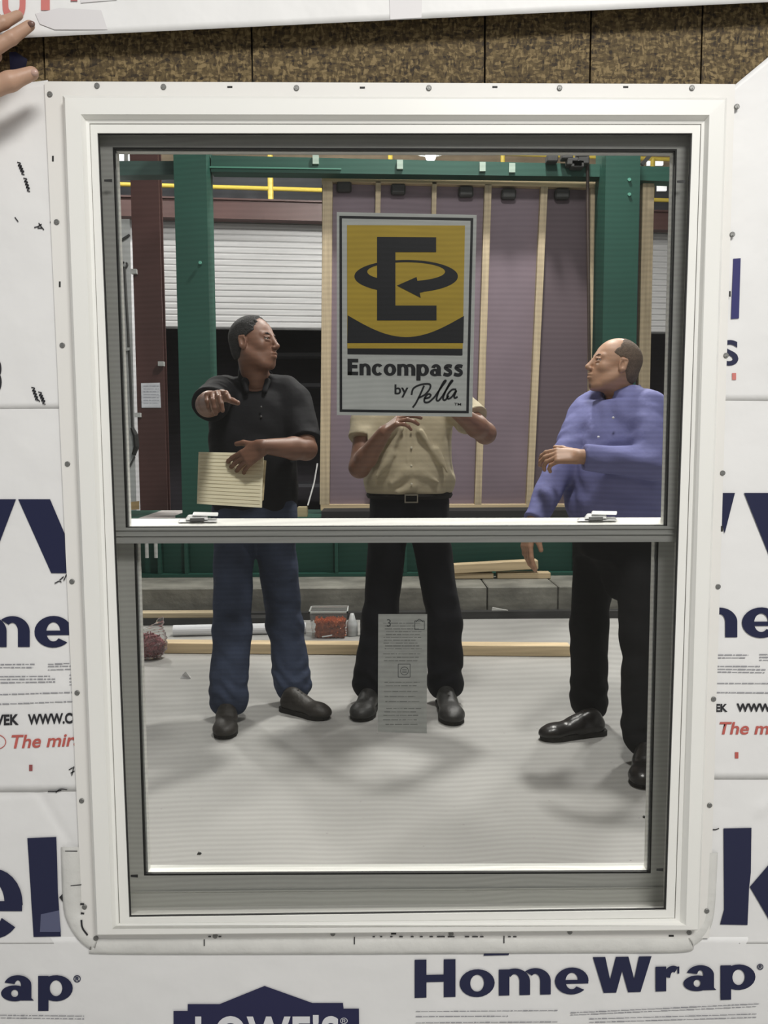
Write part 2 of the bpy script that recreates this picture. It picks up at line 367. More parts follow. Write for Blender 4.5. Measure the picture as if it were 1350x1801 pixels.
# ------------------------------------------------------------------ colours
WHITE = mat('vinyl_white', (.84, .835, .795), .38, var=.02, vscale=3)
FIN = mat('fin_white', (.79, .775, .74), .5)
WRAP = mat('wrap_white', (.80, .795, .785), .5, bump=.55, bscale=7, var=.035, vscale=5)
NAVY = mat('navy_ink', (.008, .011, .048), .5)
BLACKINK = mat('black_ink', (.018, .018, .022), .5)
REDINK = mat('red_ink', (.50, .11, .09), .5)
PALERED = mat('pale_red_ink', (.60, .19, .17), .5)
GREYINK = mat('grey_ink', (.30, .30, .32), .6)
SCREW = mat('screw_steel', (.22, .22, .21), .45, .6, bump=.2, bscale=300)
RUBBER = mat('black_gasket', (.01, .01, .01), .6)
SPACER = mat('spacer_metal', (.85, .85, .85), .3)
SHEEN = mat('tape_grey', (.70, .68, .685), .5)
def osb():
    m = bpy.data.materials.new('osb'); m.use_nodes = True; nt = m.node_tree; b = nt.nodes['Principled BSDF']; b.inputs['Roughness'].default_value = .8
    tc = nt.nodes.new('ShaderNodeTexCoord'); mp = nt.nodes.new('ShaderNodeMapping'); nt.links.new(tc.outputs['Object'], mp.inputs[0]); mp.inputs['Scale'].default_value = (1, 1, 1)
    wn = nt.nodes.new('ShaderNodeTexNoise'); wn.inputs['Scale'].default_value = 14
    ad = nt.nodes.new('ShaderNodeMix'); ad.data_type = 'VECTOR'; ad.inputs[0].default_value = .02
    nt.links.new(mp.outputs[0], wn.inputs['Vector']); nt.links.new(mp.outputs[0], ad.inputs[4]); nt.links.new(wn.outputs['Color'], ad.inputs[5])
    cols = []
    for i, (sc_, rot) in enumerate((((120, 60, 290), .5), ((300, 60, 130), -.6))):
        m2 = nt.nodes.new('ShaderNodeMapping'); m2.inputs['Scale'].default_value = sc_; m2.inputs['Rotation'].default_value = (0, rot, 0)
        nt.links.new(ad.outputs[1], m2.inputs[0])
        vo = nt.nodes.new('ShaderNodeTexVoronoi'); vo.inputs['Scale'].default_value = 1; nt.links.new(m2.outputs[0], vo.inputs['Vector']); cols.append(vo)
    mx = nt.nodes.new('ShaderNodeMix'); mx.data_type = 'RGBA'; mx.inputs[0].default_value = .5
    nt.links.new(cols[0].outputs['Color'], mx.inputs[6]); nt.links.new(cols[1].outputs['Color'], mx.inputs[7])
    bw = nt.nodes.new('ShaderNodeRGBToBW'); nt.links.new(mx.outputs[2], bw.inputs[0])
    n3 = nt.nodes.new('ShaderNodeTexNoise'); n3.inputs['Scale'].default_value = 160; n3.inputs['Detail'].default_value = 6; nt.links.new(mp.outputs[0], n3.inputs['Vector'])
    mm = nt.nodes.new('ShaderNodeMath'); mm.operation = 'ADD'; m4 = nt.nodes.new('ShaderNodeMath'); m4.operation = 'MULTIPLY'; m4.inputs[1].default_value = .5
    nt.links.new(n3.outputs[0], m4.inputs[0]); nt.links.new(bw.outputs[0], mm.inputs[0]); nt.links.new(m4.outputs[0], mm.inputs[1])
    cr = nt.nodes.new('ShaderNodeValToRGB'); e = cr.color_ramp.elements
    e[0].position = .42; e[0].color = (.022, .014, .007, 1); e[1].position = 1.0; e[1].color = (.23, .165, .075, 1)
    for p, c in ((.62, (.070, .046, .018)), (.80, (.110, .076, .030))):
        q = cr.color_ramp.elements.new(p); q.color = c+(1,)
    nt.links.new(mm.outputs[0], cr.inputs[0]); nt.links.new(cr.outputs[0], b.inputs['Base Color'])
    bp = nt.nodes.new('ShaderNodeBump'); bp.inputs['Strength'].default_value = .4; bp.inputs['Distance'].default_value = .002
    nt.links.new(mm.outputs[0], bp.inputs['Height']); nt.links.new(bp.outputs[0], b.inputs['Normal'])
    return m
OSB = osb(); STUDW = mat('stud_wood', (.50, .36, .20), .7, var=.25, vscale=6, stretch=(1, 1, .1), bump=.2)
WY = 1.300
# ------------------------------------------------------------------ wall with the window opening
wf = empty('wall_front', (0, 1.30, 0), kind='structure')
seams = [V(x, 100, WY)[0] for x in (77, 443, 852, 1038, 1233)]
zt = V(675, 158, WY)[2]; zb = V(675, 1635, WY)[2]; xl = V(150, 900, WY)[0]; xr = V(1250, 900, WY)[0]
xs = [-1.25, seams[0]-.002] ; xs = [-1.25]+seams+[1.25]
for i in range(6):
    g = .0012 if i not in (1, 3) else .0016
    B().box((xs[i]+g, WY+random.uniform(0, .0012), zt), (xs[i+1]-g, WY+.0125, 2.30)).build('osb_board', OSB, wf)
B().box((-1.25, WY, 0.0), (xl, WY+.012, zt-.001)).build('osb_board', OSB, wf)
B().box((xr, WY, 0.0), (1.25, WY+.012, zt-.001)).build('osb_board', OSB, wf)
B().box((xl+.002, WY, 0.0), (xr-.002, WY+.012, zb)).build('osb_board', OSB, wf)
for x in (-1.2, -.8, xl-.03, xr+.03, .85, 1.2):
    B().box((x-.019, WY+.0135, 0.0), (x+.019, WY+.1025, 2.26)).build('stud', STUDW, wf)
B().box((xl+.0, WY+.0135, zb-.05), (xr, WY+.1025, zb-.004)).build('sill_plate', STUDW, wf)
B().box((xl+.0, WY+.0135, zt+.02), (xr, WY+.1025, zt+.16)).build('header', STUDW, wf)
# black gap strips where the boards meet (dark felt behind the joints)
B().box((-1.2, WY+.0126, zt), (1.2, WY+.0134, 2.28)).build('building_paper', RUBBER, wf)
# ------------------------------------------------------------------ house wrap
hw = empty('house_wrap', (0, 1.297, .8), 'white printed house wrap membrane covering the wall around the window', 'house wrap')
def sheet(name, TL, TR, BR, BL, Y, parent, nx=40, ny=50, amp=.00045, folds=(), th=.0006, m=WRAP, edge=0.0):
    v = []; ph = random.uniform(0, 6)
    for j in range(ny+1):
        for i in range(nx+1):
            u, w_ = i/nx, j/ny
            px = (TL[0]*(1-u)+TR[0]*u)*(1-w_)+(BL[0]*(1-u)+BR[0]*u)*w_
            py = (TL[1]*(1-u)+TR[1]*u)*(1-w_)+(BL[1]*(1-u)+BR[1]*u)*w_
            p = V(px, py, Y); x, z = p[0], p[2]
            d = amp*(math.sin(23*x+9*z+ph)+.7*math.sin(41*z-17*x+2*ph)+.4*math.sin(70*x+33*z))/2
            for (x0, y0, x1, y1, a, s_) in folds:
                L = math.hypot(x1-x0, y1-y0); t = ((px-x0)*(x1-x0)+(py-y0)*(y1-y0))/L/L; c = ((px-x0)*(y1-y0)-(py-y0)*(x1-x0))/L
                if -.1 < t < 1.1: d += a*math.exp(-(c/s_)**2)*max(0, min(1, 6*(t+.1), 6*(1.1-t)))
            p = V(px, py, Y-d); v.append(p)
    n = len(v); b = B(); b.v = [tuple(p) for p in v]+[tuple(p+np.array((0, th, 0))) for p in v]
    W = nx+1
    for j in range(ny):
        for i in range(nx):
            a = j*W+i; b.f.append((a, a+W, a+W+1, a+1)); b.f.append((n+a, n+a+1, n+a+W+1, n+a+W))
    for j in range(ny):
        a = j*W; b.f.append((a, n+a, n+a+W, a+W)); a += nx; b.f.append((a, a+W, n+a+W, n+a))
    for i in range(nx):
        b.f.append((i, i+1, n+i+1, n+i)); a = ny*W+i; b.f.append((a, n+a, n+a+1, a+1))
    return b.build(name, m, parent, smooth=True)
YW = 1.2955
sheet('wrap_sheet', (-340, 190), (84, 141), (140, 718), (-330, 722), YW-.0005, hw, folds=((-60, 260, 60, 190, .002, 14),), nx=60)
sheet('wrap_sheet', (-330, 700), (140, 700), (170, 1392), (-310, 1394), YW, hw)
sheet('wrap_sheet', (-310, 1380), (172, 1380), (180, 1660), (-300, 1660), YW+.0005, hw, nx=90, ny=80, folds=((70, 1395, 128, 1490, -.0016, 9), (-40, 1400, 75, 1394, -.0012, 7)))
sheet('wrap_sheet', (-300, 1648), (1640, 1648), (1600, 2100), (-260, 2100), YW+.0005, hw, nx=120, ny=40)
sheet('wrap_sheet', (1286, 154), (1700, -190), (1680, 708), (1245, 704), YW-.0005, hw, nx=60)
sheet('wrap_sheet', (1245, 690), (1680, 690), (1650, 1371), (1220, 1371), YW, hw)
sheet('wrap_sheet', (1220, 1360), (1650, 1360), (1640, 1660), (1210, 1660), YW+.0005, hw, nx=60, ny=60, folds=((1335, 1430, 1420, 1330, .003, 10),))
YP = YW-.0013                             # print lies on the membrane
fl = empty('loose_house_wrap_flap', (0, 1.275, 1.98), 'loose strip of white wrap hanging above the window over the brown board', 'house wrap')
sheet('wrap_sheet', (-330, -330), (1800, -330), (1800, -18), (-330, 84), 1.268, fl, nx=120, ny=30, amp=.0005)
FLY = 1.2673
text('red_letter', 'U', (4, -40, 45, 38), FLY, PALERED, fl, bold=.035)
text('red_letter', 'P', (72, -48, 118, 18), FLY, PALERED, fl, bold=.035)
pxpoly('red_letter_foot', [(124, -6), (136, -6), (136, 2), (124, 2)], FLY, mat('dull_red_ink', (.4, .12, .12)), fl)
tag(pxpoly('tape_patch', [(62, 24), (104, 14), (178, 18), (189, 52), (96, 52), (70, 42)], FLY, SHEEN, fl), 'greyish square tape patch near the fingers')
tag(pxpoly('tape_patch', [(683, -40), (743, -40), (741, 31), (686, 34)], FLY, SHEEN, fl), 'greyish tape patch above the middle of the window')
pxpoly('tape_patch', [(140, -20), (210, -20), (205, 0), (142, 5)], FLY, SHEEN, fl)
# printing on the membrane, left of the window
pxpoly('blue_letter_w_stroke', [(-70, 878), (28, 878), (-22, 1010), (-110, 1010)], YP, NAVY, hw)
pxpoly('blue_letter_w_stroke', [(32, 878), (88, 878), (143, 1008), (90, 1008)], YP, NAVY, hw)
btext('blue_lettering', 'me', ((-50, 1084), (127, 1083), (127, 1139), (-50, 1140)), YP, NAVY, hw)
text('black_lettering', 'TYVEK', ((-34, 1258), (33, 1256), (33, 1275), (-34, 1277)), YP, BLACKINK, hw, bold=.038)
text('black_lettering', 'WWW.CO', ((49, 1256), (143, 1253), (143, 1272), (49, 1275)), YP, BLACKINK, hw, bold=.038)
text('red_lettering', 'The mira', ((20, 1293), (144, 1289), (144, 1312), (20, 1317)), YP, REDINK, hw, bold=.018, shear=.2)
def dashes(rows, Y, m, parent, name='fine_print', h=1.5, seed=3):
    rr = random.Random(seed); b = B()
    for (x0, y0, x1, y1) in rows:
        x = x0
        while x < x1:
            w_ = min(rr.uniform(3, 14), x1-x); t = (x-x0)/(x1-x0+1e-6); y = y0+(y1-y0)*t
            hh = h*rr.uniform(.55, 1.2)
            b.prism([V(*p, Y-.0003) for p in ((x, y-hh/2), (x+w_, y-hh/2), (x+w_, y+hh/2), (x, y+hh/2))], [V(*p, Y) for p in ((x, y-hh/2), (x+w_, y-hh/2), (x+w_, y+hh/2), (x, y+hh/2))])
            x += w_+rr.uniform(.8, 2.0)
    o = b.build(name, m, parent); o['kind'] = 'stuff'; return o
dashes([(-20, 1169, 62, 1168), (-20, 1174, 58, 1174), (84, 1168, 140, 1165), (84, 1172, 140, 1171), (84, 1178, 140, 1176), (-20, 1190, 88, 1189), (-20, 1195, 97, 1194), (-20, 1201, 97, 1199), (122, 1187, 142, 1187), (122, 1193, 142, 1193), (122, 1199, 142, 1198), (122, 1204, 142, 1204), (-20, 1222, 140, 1217), (-20, 1239, 140, 1233)], YP, GREYINK, hw, h=1.7)
pxpoly('red_mark', [(51, 1345), (57, 1345), (57, 1356), (51, 1356)], YP, mat('dark_red_ink', (.3, .08, .08)), hw)
circ = B(); strokes(circ, [[(-8+18*math.cos(t), 1305+13*math.sin(t)) for t in np.linspace(-1.7, 1.7, 9)]], 1.4, YP); circ.build('red_oval_mark', REDINK, hw)
btext('blue_lettering', 'e', ((-62, 1528), (40, 1528), (40, 1651), (-62, 1651)), YP, NAVY, hw)
pxpoly('blue_letter_stroke', [(48, 1474), (99, 1472), (102, 1570), (107, 1647), (59, 1648), (54, 1570)], YP, NAVY, hw)
pxpoly('overlap_patch', [(72, 1608), (104, 1601), (107, 1639), (70, 1639)], YP-.0005, mat('patch_blue_grey', (.10, .11, .19)), hw)
btext('blue_lettering', 'ap', ((2, 1715), (128, 1715), (128, 1778), (2, 1778)), YP, NAVY, hw)
text('registered_mark', '\u00ae', (129, 1715, 142, 1728), YP, NAVY, hw, bold=.02)
dashes([(-20, 1785, 148, 1787), (-20, 1790, 148, 1792)], YP, GREYINK, hw, h=1.6, seed=8)
# scribbled printer marks
b = B()
for (cx, cy, a) in ((33, 288, .9), (44, 316, 1.05), (58, 684, 1.0), (70, 692, .9)):
    for k in range(4):
        x = cx+k*3.2*math.cos(a); y = cy+k*6*math.sin(a)
        strokes(b, [[(x-3, y-3), (x+3, y-1), (x-1, y+3), (x+4, y+5)]], 1.7, YP-.0005)
strokes(b, [[(60, 400), (67, 398), (73, 394)], [(68, 392), (72, 398), (77, 404)], [(66, 401), (74, 401)], [(64, 700), (70, 706)], [(88, 390), (92, 394)], [(26, 382), (32, 390)],
            [(96, 1026), (104, 1022), (108, 1024)], [(105, 1020), (112, 1014)], [(112, 1021), (117, 1010)], [(117, 1014), (122, 1008)],
            [(121, 1354), (128, 1350)], [(124, 1360), (131, 1356)], [(126, 1364), (130, 1348)], [(84, 1392), (98, 1392), (108, 1390)], [(98, 1394), (106, 1388), (118, 1389)]], 1.8, YP-.0005)
b.build('small_black_stamps', BLACKINK, hw)['kind'] = 'stuff'
text('black_digit', '3', (-14, 632, 3, 690), YP, BLACKINK, hw, bold=.03)
b = B(); strokes(b, [[(112, 1497), (136, 1497)], [(124, 1558), (143, 1556)]], 1.5, YP-.004); b.build('tape_mark', BLACKINK, hw)['kind'] = 'stuff'
pxpoly('black_triangle_mark', [(104, 1578), (112, 1570), (115, 1592)], YP-.001, BLACKINK, hw)
# right of the window
text('blue_letter_stroke', 'I', ((1289, 455), (1302, 454), (1299, 560), (1285, 561)), YP-.0003, mat('blue_ink', (.022, .022, .13)), hw)
text('blue_letter_s', 'S', (1266, 598, 1298, 643), YP-.0003, NAVY, hw, bold=.02)
pxpoly('red_mark', [(1287, 656), (1294, 656), (1294, 668), (1287, 668)], YP-.0003, PALERED, hw)
pxpoly('blue_letter_w_stroke', [(1245, 867), (1292, 867), (1274, 938), (1262, 900)], YP, NAVY, hw)
pxpoly('blue_letter_w_stroke', [(1308, 867), (1362, 867), (1420, 1000), (1361, 1000)], YP, NAVY, hw)
btext('blue_lettering', 'me', ((1192, 1069), (1372, 1068), (1372, 1122), (1192, 1123)), YP, NAVY, hw)
dashes([(1262, 1152, 1316, 1152), (1262, 1157, 1310, 1157), (1335, 1151, 1400, 1151), (1335, 1156, 1400, 1156), (1335, 1161, 1400, 1161), (1261, 1172, 1336, 1172), (1261, 1177, 1346, 1178), (1261, 1182, 1344, 1183), (1260, 1202, 1380, 1202), (1260, 1218, 1400, 1219)], YP, GREYINK, hw, h=1.7, seed=5)
text('black_lettering', 'EK', (1258, 1238, 1279, 1252), YP, BLACKINK, hw, bold=.038)
text('black_lettering', 'WWW.CO', (1295, 1237, 1388, 1252), YP, BLACKINK, hw, bold=.038)
text('red_lettering', 'The mira', (1265, 1270, 1388, 1292), YP, REDINK, hw, bold=.018, shear=.2)
pxpoly('red_mark', [(1292, 1323), (1298, 1323), (1298, 1334), (1292, 1334)], YP, REDINK, hw)
pxpoly('blue_letter_stroke', [(1272, 1457), (1321, 1456), (1320, 1535), (1317, 1560), (1314, 1627), (1266, 1626), (1273, 1600)], YP, NAVY, hw)
pxpoly('blue_letter_k_arm', [(1318, 1560), (1395, 1470), (1440, 1470), (1385, 1545), (1440, 1640), (1365, 1640)], YP, NAVY, hw)
b = B(); strokes(b, [[(1252, 1459), (1258, 1459), (1264, 1457)], [(1244, 1508), (1252, 1508)], [(1246, 1513), (1252, 1513)]], 2, YP-.001); b.build('tape_mark', BLACKINK, hw)['kind'] = 'stuff'
# below the window
btext('blue_lettering', 'HomeWrap', ((729, 1688), (1328, 1679), (1328, 1757), (729, 1775)), YP, NAVY, hw)
text('registered_mark', '\u00ae', (1331, 1695, 1342, 1706), YP, NAVY, hw, bold=.02)
pxpoly('blue_accent_mark', [(853, 1671), (898, 1670), (894, 1680), (850, 1681)], YP, NAVY, hw)
dashes([(731, 1779, 980, 1777), (731, 1788, 893, 1787), (731, 1799, 980, 1797), (1003, 1781, 1336, 1765), (1003, 1785, 1330, 1770), (1036, 1792, 1330, 1783), (1036, 1798, 1330, 1789)], YP, GREYINK, hw, h=1.5, seed=9)
pxpoly('blue_house_logo', [(306, 1900), (305, 1778), (330, 1778), (330, 1766), (386, 1766), (465, 1734), (549, 1764), (603, 1764), (604, 1774), (631, 1774), (632, 1900)], YP, mat('logo_navy', (.012, .013, .06), .5), hw)
text('white_lettering', "LOWE'S", (343, 1785, 596, 1850), YP-.0006, mat('white_ink', (.72, .72, .74), .5), hw, bold=.03, space=1.1)
text('registered_mark', '\u00ae', (598, 1790, 611, 1801), YP-.0006, mat('white_ink', (1, 1, 1)), hw)
# flashing tape under and beside the sill
def flash():
    out = [(107, 1490), (111, 1590), (120, 1625), (140, 1655), (165, 1672), (195, 1678), (600, 1678), (1000, 1676), (1195, 1675), (1222, 1662), (1245, 1640), (1256, 1600), (1262, 1500)]
    inn = [(150, 1490), (154, 1590), (160, 1610), (168, 1625), (178, 1632), (200, 1636), (600, 1636), (1000, 1632), (1185, 1630), (1200, 1628), (1212, 1618), (1222, 1600), (1226, 1500)]
    o_, i_ = catmull(out, 6), catmull(inn, 6); b = B(); Y = YW-.0035
    n = len(o_)
    for k in range(n): b.v += [tuple(V(*o_[k], Y)), tuple(V(*i_[k], Y)), tuple(V(*lerp(o_[k], i_[k], .12), Y-.0022)), tuple(V(*o_[k], Y+.004)), tuple(V(*i_[k], Y+.004))]
    for k in range(n-1):
        a = 5*k; c = a+5
        for p, q in ((0, 2), (2, 1), (1, 4), (4, 3), (3, 0)): b.f.append((a+p, a+q, c+q, c+p))
    return b
ft = flash().build('flashing_tape', mat('flashing_white', (.66, .655, .625), .4, var=.06, vscale=12, bump=.25, bscale=40), None, smooth=True)
tag(ft, 'off-white flashing tape curving round the sill corners under the window', 'tape')
b = B(); strokes(b, [[(623, 1648), (623, 1661)], [(886, 1646), (886, 1659)], [(359, 1652), (359, 1664)]], 1.8, YW-.0062)
strokes(b, [[(x, 1647.5), (x+w_, 1647.5)] for x, w_ in ((655, 4), (668, 4), (686, 4), (702, 6), (722, 5), (738, 5), (755, 6), (768, 14), (787, 12), (817, 8), (830, 10), (844, 6), (366, 5), (374, 6), (384, 5), (893, 5), (902, 6))], 2, YW-.0062)
strokes(b, [[(141, 1590), (148, 1590)], [(142, 1606), (148, 1607)], [(143, 1618), (145, 1632), (154, 1645)]], 3.2, YW-.0062)
b.build('black_marks', BLACKINK, ft)['kind'] = 'stuff'
# ------------------------------------------------------------------ the window
win = empty('window_1', (0.03, 1.29, 0.5), 'white double-hung window with insect screen set in the wrapped wall', 'window', kind='structure')
QF = [(78, 143), (1292, 148), (1247, 1650), (146, 1650)]
QA = [(110, 168), (1278, 172), (1229, 1636), (168, 1645)]
QB = [(142, 201), (1247, 202), (1206, 1628), (197, 1634)]
QC = [(157, 217), (1233, 218), (1187, 1616), (209, 1625)]
QD = [(171, 234), (1217, 234), (1171, 1601), (227, 1614)]
QE = [(174, 237), (1214, 237), (1168, 1598), (230, 1611)]
names = ('top', 'right', 'bottom', 'left')
for k in range(4):
    b = ring_member(QF, QA, k, 1.2905, 1.2905, 1.2925)
    b.build('nailing_fin', FIN, win)
for k in range(4):
    b = B()
    for (o, i, Yo, Yi) in ((QA, [lerp(p, q, .12) for p, q in zip(QA, QB)], 1.2770, 1.2705), ([lerp(p, q, .12) for p, q in zip(QA, QB)], QB, 1.2705, 1.2700), (QB, [lerp(p, q, .6) for p, q in zip(QB, QC)], 1.2700, 1.2790), ([lerp(p, q, .6) for p, q in zip(QB, QC)], QC, 1.2790, 1.2800)):
        bb = ring_member(o, i, k, Yo, Yi, 1.30); n = len(b.v); b.v += bb.v; b.f += [tuple(x+n for x in f) for f in bb.f]
    b.build('frame_member', WHITE, win)
    ring_member(QC, [lerp(p, q, .10) for p, q in zip(QC, QD)], k, 1.2830, 1.2830, 1.292).build('frame_joint', mat('joint_grey', (.22, .22, .20), .7), win); bb = ring_member([lerp(p, q, .10) for p, q in zip(QC, QD)], QD, k, 1.2812, 1.2812, 1.292); bb.build('screen_frame_bar', WHITE, win)
    # thin shadow joint between trim and screen frame
# jamb liner behind the screen frame
    Q2 = [lerp(p, q, .5) for p, q in zip(QD, QC)]
    ring_member(QA, Q2, k, 1.3015, 1.3015, 1.405).build('jamb', WHITE, win)
def splinem(k): return ring_member(QD, QE, k, 1.2835, 1.2835, 1.2865)
for k in range(4): splinem(k).build('screen_spline', RUBBER, win)
# insect screen
def screenmat():
    m = bpy.data.materials.new('insect_mesh'); m.use_nodes = True; nt = m.node_tree; nt.nodes.clear()
    o = nt.nodes.new('ShaderNodeOutputMaterial'); t = nt.nodes.new('ShaderNodeBsdfTransparent'); d = nt.nodes.new('ShaderNodeBsdfDiffuse'); d.inputs[0].default_value = (.015, .015, .014, 1)
    tc = nt.nodes.new('ShaderNodeTexCoord'); mp = nt.nodes.new('ShaderNodeMapping'); mp.inputs['Rotation'].default_value = (0, .012, 0)
    nz = nt.nodes.new('ShaderNodeTexNoise'); nz.inputs['Scale'].default_value = 2.2
    wv = nt.nodes.new('ShaderNodeTexWave'); wv.bands_direction = 'Z'; wv.inputs['Scale'].default_value = 40.0; wv.inputs['Distortion'].default_value = 0
    ad = nt.nodes.new('ShaderNodeMix'); ad.data_type = 'VECTOR'; ad.inputs[0].default_value = .04
    nt.links.new(tc.outputs['Object'], mp.inputs[0]); nt.links.new(mp.outputs[0], nz.inputs['Vector'])
    nt.links.new(mp.outputs[0], ad.inputs[4]); nt.links.new(nz.outputs['Color'], ad.inputs[5]); nt.links.new(ad.outputs[1], wv.inputs['Vector'])
    r = nt.nodes.new('ShaderNodeMapRange'); r.inputs[3].default_value = .405; r.inputs[4].default_value = .465
    nt.links.new(wv.outputs['Fac'], r.inputs[0])
    mx = nt.nodes.new('ShaderNodeMixShader'); nt.links.new(r.outputs[0], mx.inputs[0]); nt.links.new(t.outputs[0], mx.inputs[1]); nt.links.new(d.outputs[0], mx.inputs[2])
    nt.links.new(mx.outputs[0], o.inputs[0]); return m
SCR = screenmat()
b = B(); q = quad(*QE, 1.2850); b.v = [tuple(p) for p in q]; b.f = [(0, 3, 2, 1)]; tag(b.build('insect_screen', SCR, win), 'fine dark insect mesh across both sashes')
for (x, y, w_) in ((190, 318, 14), (1197, 320, 14), (236, 1541, 13), (1160, 1530, 12)):
    pxpoly('screen_clip', [(x-w_/2, y-2.5), (x+w_/2, y-3), (x+w_/2, y+2.5), (x-w_/2, y+1.5)], 1.2845, RUBBER, win, th=.0015)
# upper sash (nearer the outside)
us = empty('upper_sash', (0.03, 1.31, .85)); us.parent = win; us.matrix_parent_inverse = pmat(win).inverted()
SO = [(168, 231), (1220, 231), (1193, 953), (201, 956)]; SI = [(198, 259), (1190, 262), (1173, 925), (221, 928)]
GI = [(201, 262), (1187, 265), (1170, 924), (224, 927)]; GG = [(205.5, 266), (1182.5, 269), (1166, 922.5), (228, 925.5)]
SASH = mat('sash_white', (.58, .585, .55), .4, bump=.06, bscale=60)
for k in range(4):
    ring_member(SO, SI, k, 1.3020, 1.3020, 1.333).build('top_rail' if k == 0 else ('bottom_rail' if k == 2 else 'stile'), SASH, us)
    ring_member(SI, GI, k, 1.3022, 1.3022, 1.3080).build('gasket', RUBBER, us)
    ring_member(GI, GG, k, 1.3092, 1.3092, 1.320).build('glazing_spacer', WHITE, us)
for k, (y0, y1) in enumerate(((929, 932), (940, 942))):
    pxpoly('rail_ridge', [(203, y0+1), (1192, y0-2), (1192, y1-2), (203, y1+1)], 1.3020, SASH, us, th=.003)
GL = glassmat('clear_glass', (.97, .985, .975)); GLH = GL
b = B(); b.v = [tuple(p) for p in quad(*SO, 1.3088)]; b.f = [(0, 3, 2, 1)]; tag(b.build('glass_pane', GL, us), 'clear upper glass pane')
# lower sash (nearer the inside)
ls = empty('lower_sash', (0.03, 1.35, .1)); ls.parent = win; ls.matrix_parent_inverse = pmat(win).inverted()
LO = [(200, 925), (1194, 922), (1166, 1598), (231, 1611)]; LI = [(235, 948), (1158, 945), (1144, 1536), (253, 1540)]
LG = [(238, 950), (1155, 948), (1141.5, 1533), (256, 1537)]; LH = [(242.5, 954), (1150.5, 952), (1137, 1530), (260.5, 1534)]
LO2 = [(196, 938), (1198, 935), (1170, 1603), (228, 1617)]
for k in (1, 2, 3):
    ring_member(LO2, LI, k, 1.3400, 1.3400, 1.375).build('bottom_rail' if k == 2 else 'stile', SASH, ls)
for k in range(4):
    ring_member(LI, LG, k, 1.3402, 1.3402, 1.3460).build('gasket', RUBBER, ls)
    ring_member(LG, LH, k, 1.3472, 1.3472, 1.362).build('glazing_spacer', WHITE, ls)
pxpoly('rail_ridge', [(231, 1568), (1166, 1560), (1166, 1562), (231, 1570)], 1.3400, SASH, ls, th=.003)
# check rail with a ledge the locks stand on
a, c = V(205, 927, 1.336), V(1191, 924, 1.336); e_, f_ = V(205, 912, 1.405), V(1191, 910, 1.405)
g0, g1 = V(205, 952, 1.336), V(1191, 949, 1.336)
h0 = e_.copy(); h1 = f_.copy(); h0[2] = g0[2]; h1[2] = g1[2]
B().hexa([g0, g1, h1, h0, a, c, f_, e_]).build('check_rail', WHITE, ls, bevel=.0008)
b = B(); b.v = [tuple(p) for p in quad(*LO2, 1.3467)]; b.f = [(0, 3, 2, 1)]; tag(b.build('glass_pane', GL, ls), 'clear lower glass pane')
LK = mat('lock_white', (.78, .78, .78), .35)
for cx in (350, 1051):                    # cam locks on the ledge
    def L(px, py, Y=1.372): return V(px+cx-350, py-(0 if cx < 500 else 2), Y)
    lk = B()
    lk.hexa([L(313, 919, 1.362), L(383, 918, 1.362), L(383, 914, 1.396), L(313, 915, 1.396), L(318, 914, 1.378), L(380, 913, 1.378), L(380, 911, 1.392), L(318, 912, 1.392)])
    lk.hexa([L(326, 915, 1.366), L(366, 914, 1.366), L(366, 911, 1.392), L(326, 912, 1.392), L(331, 907, 1.378), L(362, 906, 1.378), L(362, 904, 1.392), L(331, 905, 1.392)])
    o = lk.build('sash_lock', LK, ls, bevel=.001)
    B().hexa([L(338, 907, 1.372), L(383, 908, 1.372), L(383, 906, 1.392), L(338, 905, 1.392), L(340, 904, 1.378), L(384, 905, 1.378), L(384, 901, 1.392), L(340, 900, 1.392)]).build('lock_lever', LK, ls, bevel=.001)
    B().hexa([L(334, 917, 1.3610), L(359, 916.5, 1.3610), L(359, 916.5, 1.364), L(334, 917, 1.364), L(334, 911.5, 1.3680), L(359, 911, 1.3680), L(359, 911, 1.370), L(334, 911.5, 1.370)]).build('lock_slot', RUBBER, ls)
# roofing nails through the fin and empty slots
nail = None
me0 = None
for (x, y) in ((87, 165), (170, 150), (287, 152), (521, 154), (754, 154), (984, 154), (1217, 154), (1296, 187), (1288, 412), (1277, 625), (1271, 832), (1263, 1032), (1255, 1230), (1248, 1417), (1243, 1603), (1212, 1641), (1002, 1640), (793, 1643), (585, 1643), (378, 1647), (168, 1651), (148, 1596), (143, 1409), (135, 1219), (126, 1023), (118, 816), (109, 607), (99, 390)):
    p = V(x, y, 1.2885)
    if me0 is None:
        b = B(); b.tube([(0, .0022, 0), (0, .0006, 0), (0, 0, 0)], [.0041, .0041, .0033], 12); b.tube([(0, -.0004, 0), (0, .001, 0)], .0014, 8)
        o = b.build('nail_head', SCREW, win); me0 = o.data; pmi = o.matrix_parent_inverse.copy()
    else:
        o = bpy.data.objects.new('nail_head', me0); C.objects.link(o); o.parent = win; o.matrix_parent_inverse = pmi
    o.location = p
for (x, y, v) in ((404, 153, 0), (637, 154, 0), (870, 153, 0), (1100, 153, 0), (692, 1642, 0), (1180, 1646, 0), (265, 1621+21, 0), (93, 279, 1), (1283, 517, 1), (1269, 930, 1), (105, 500, 1)):
    w_, h_ = (1.6, 5) if v else (4.5, 1.7)
    pxpoly('fin_slot', [(x-w_, y-h_), (x+w_, y-h_), (x+w_, y+h_), (x-w_, y+h_)], 1.2904, RUBBER, win)
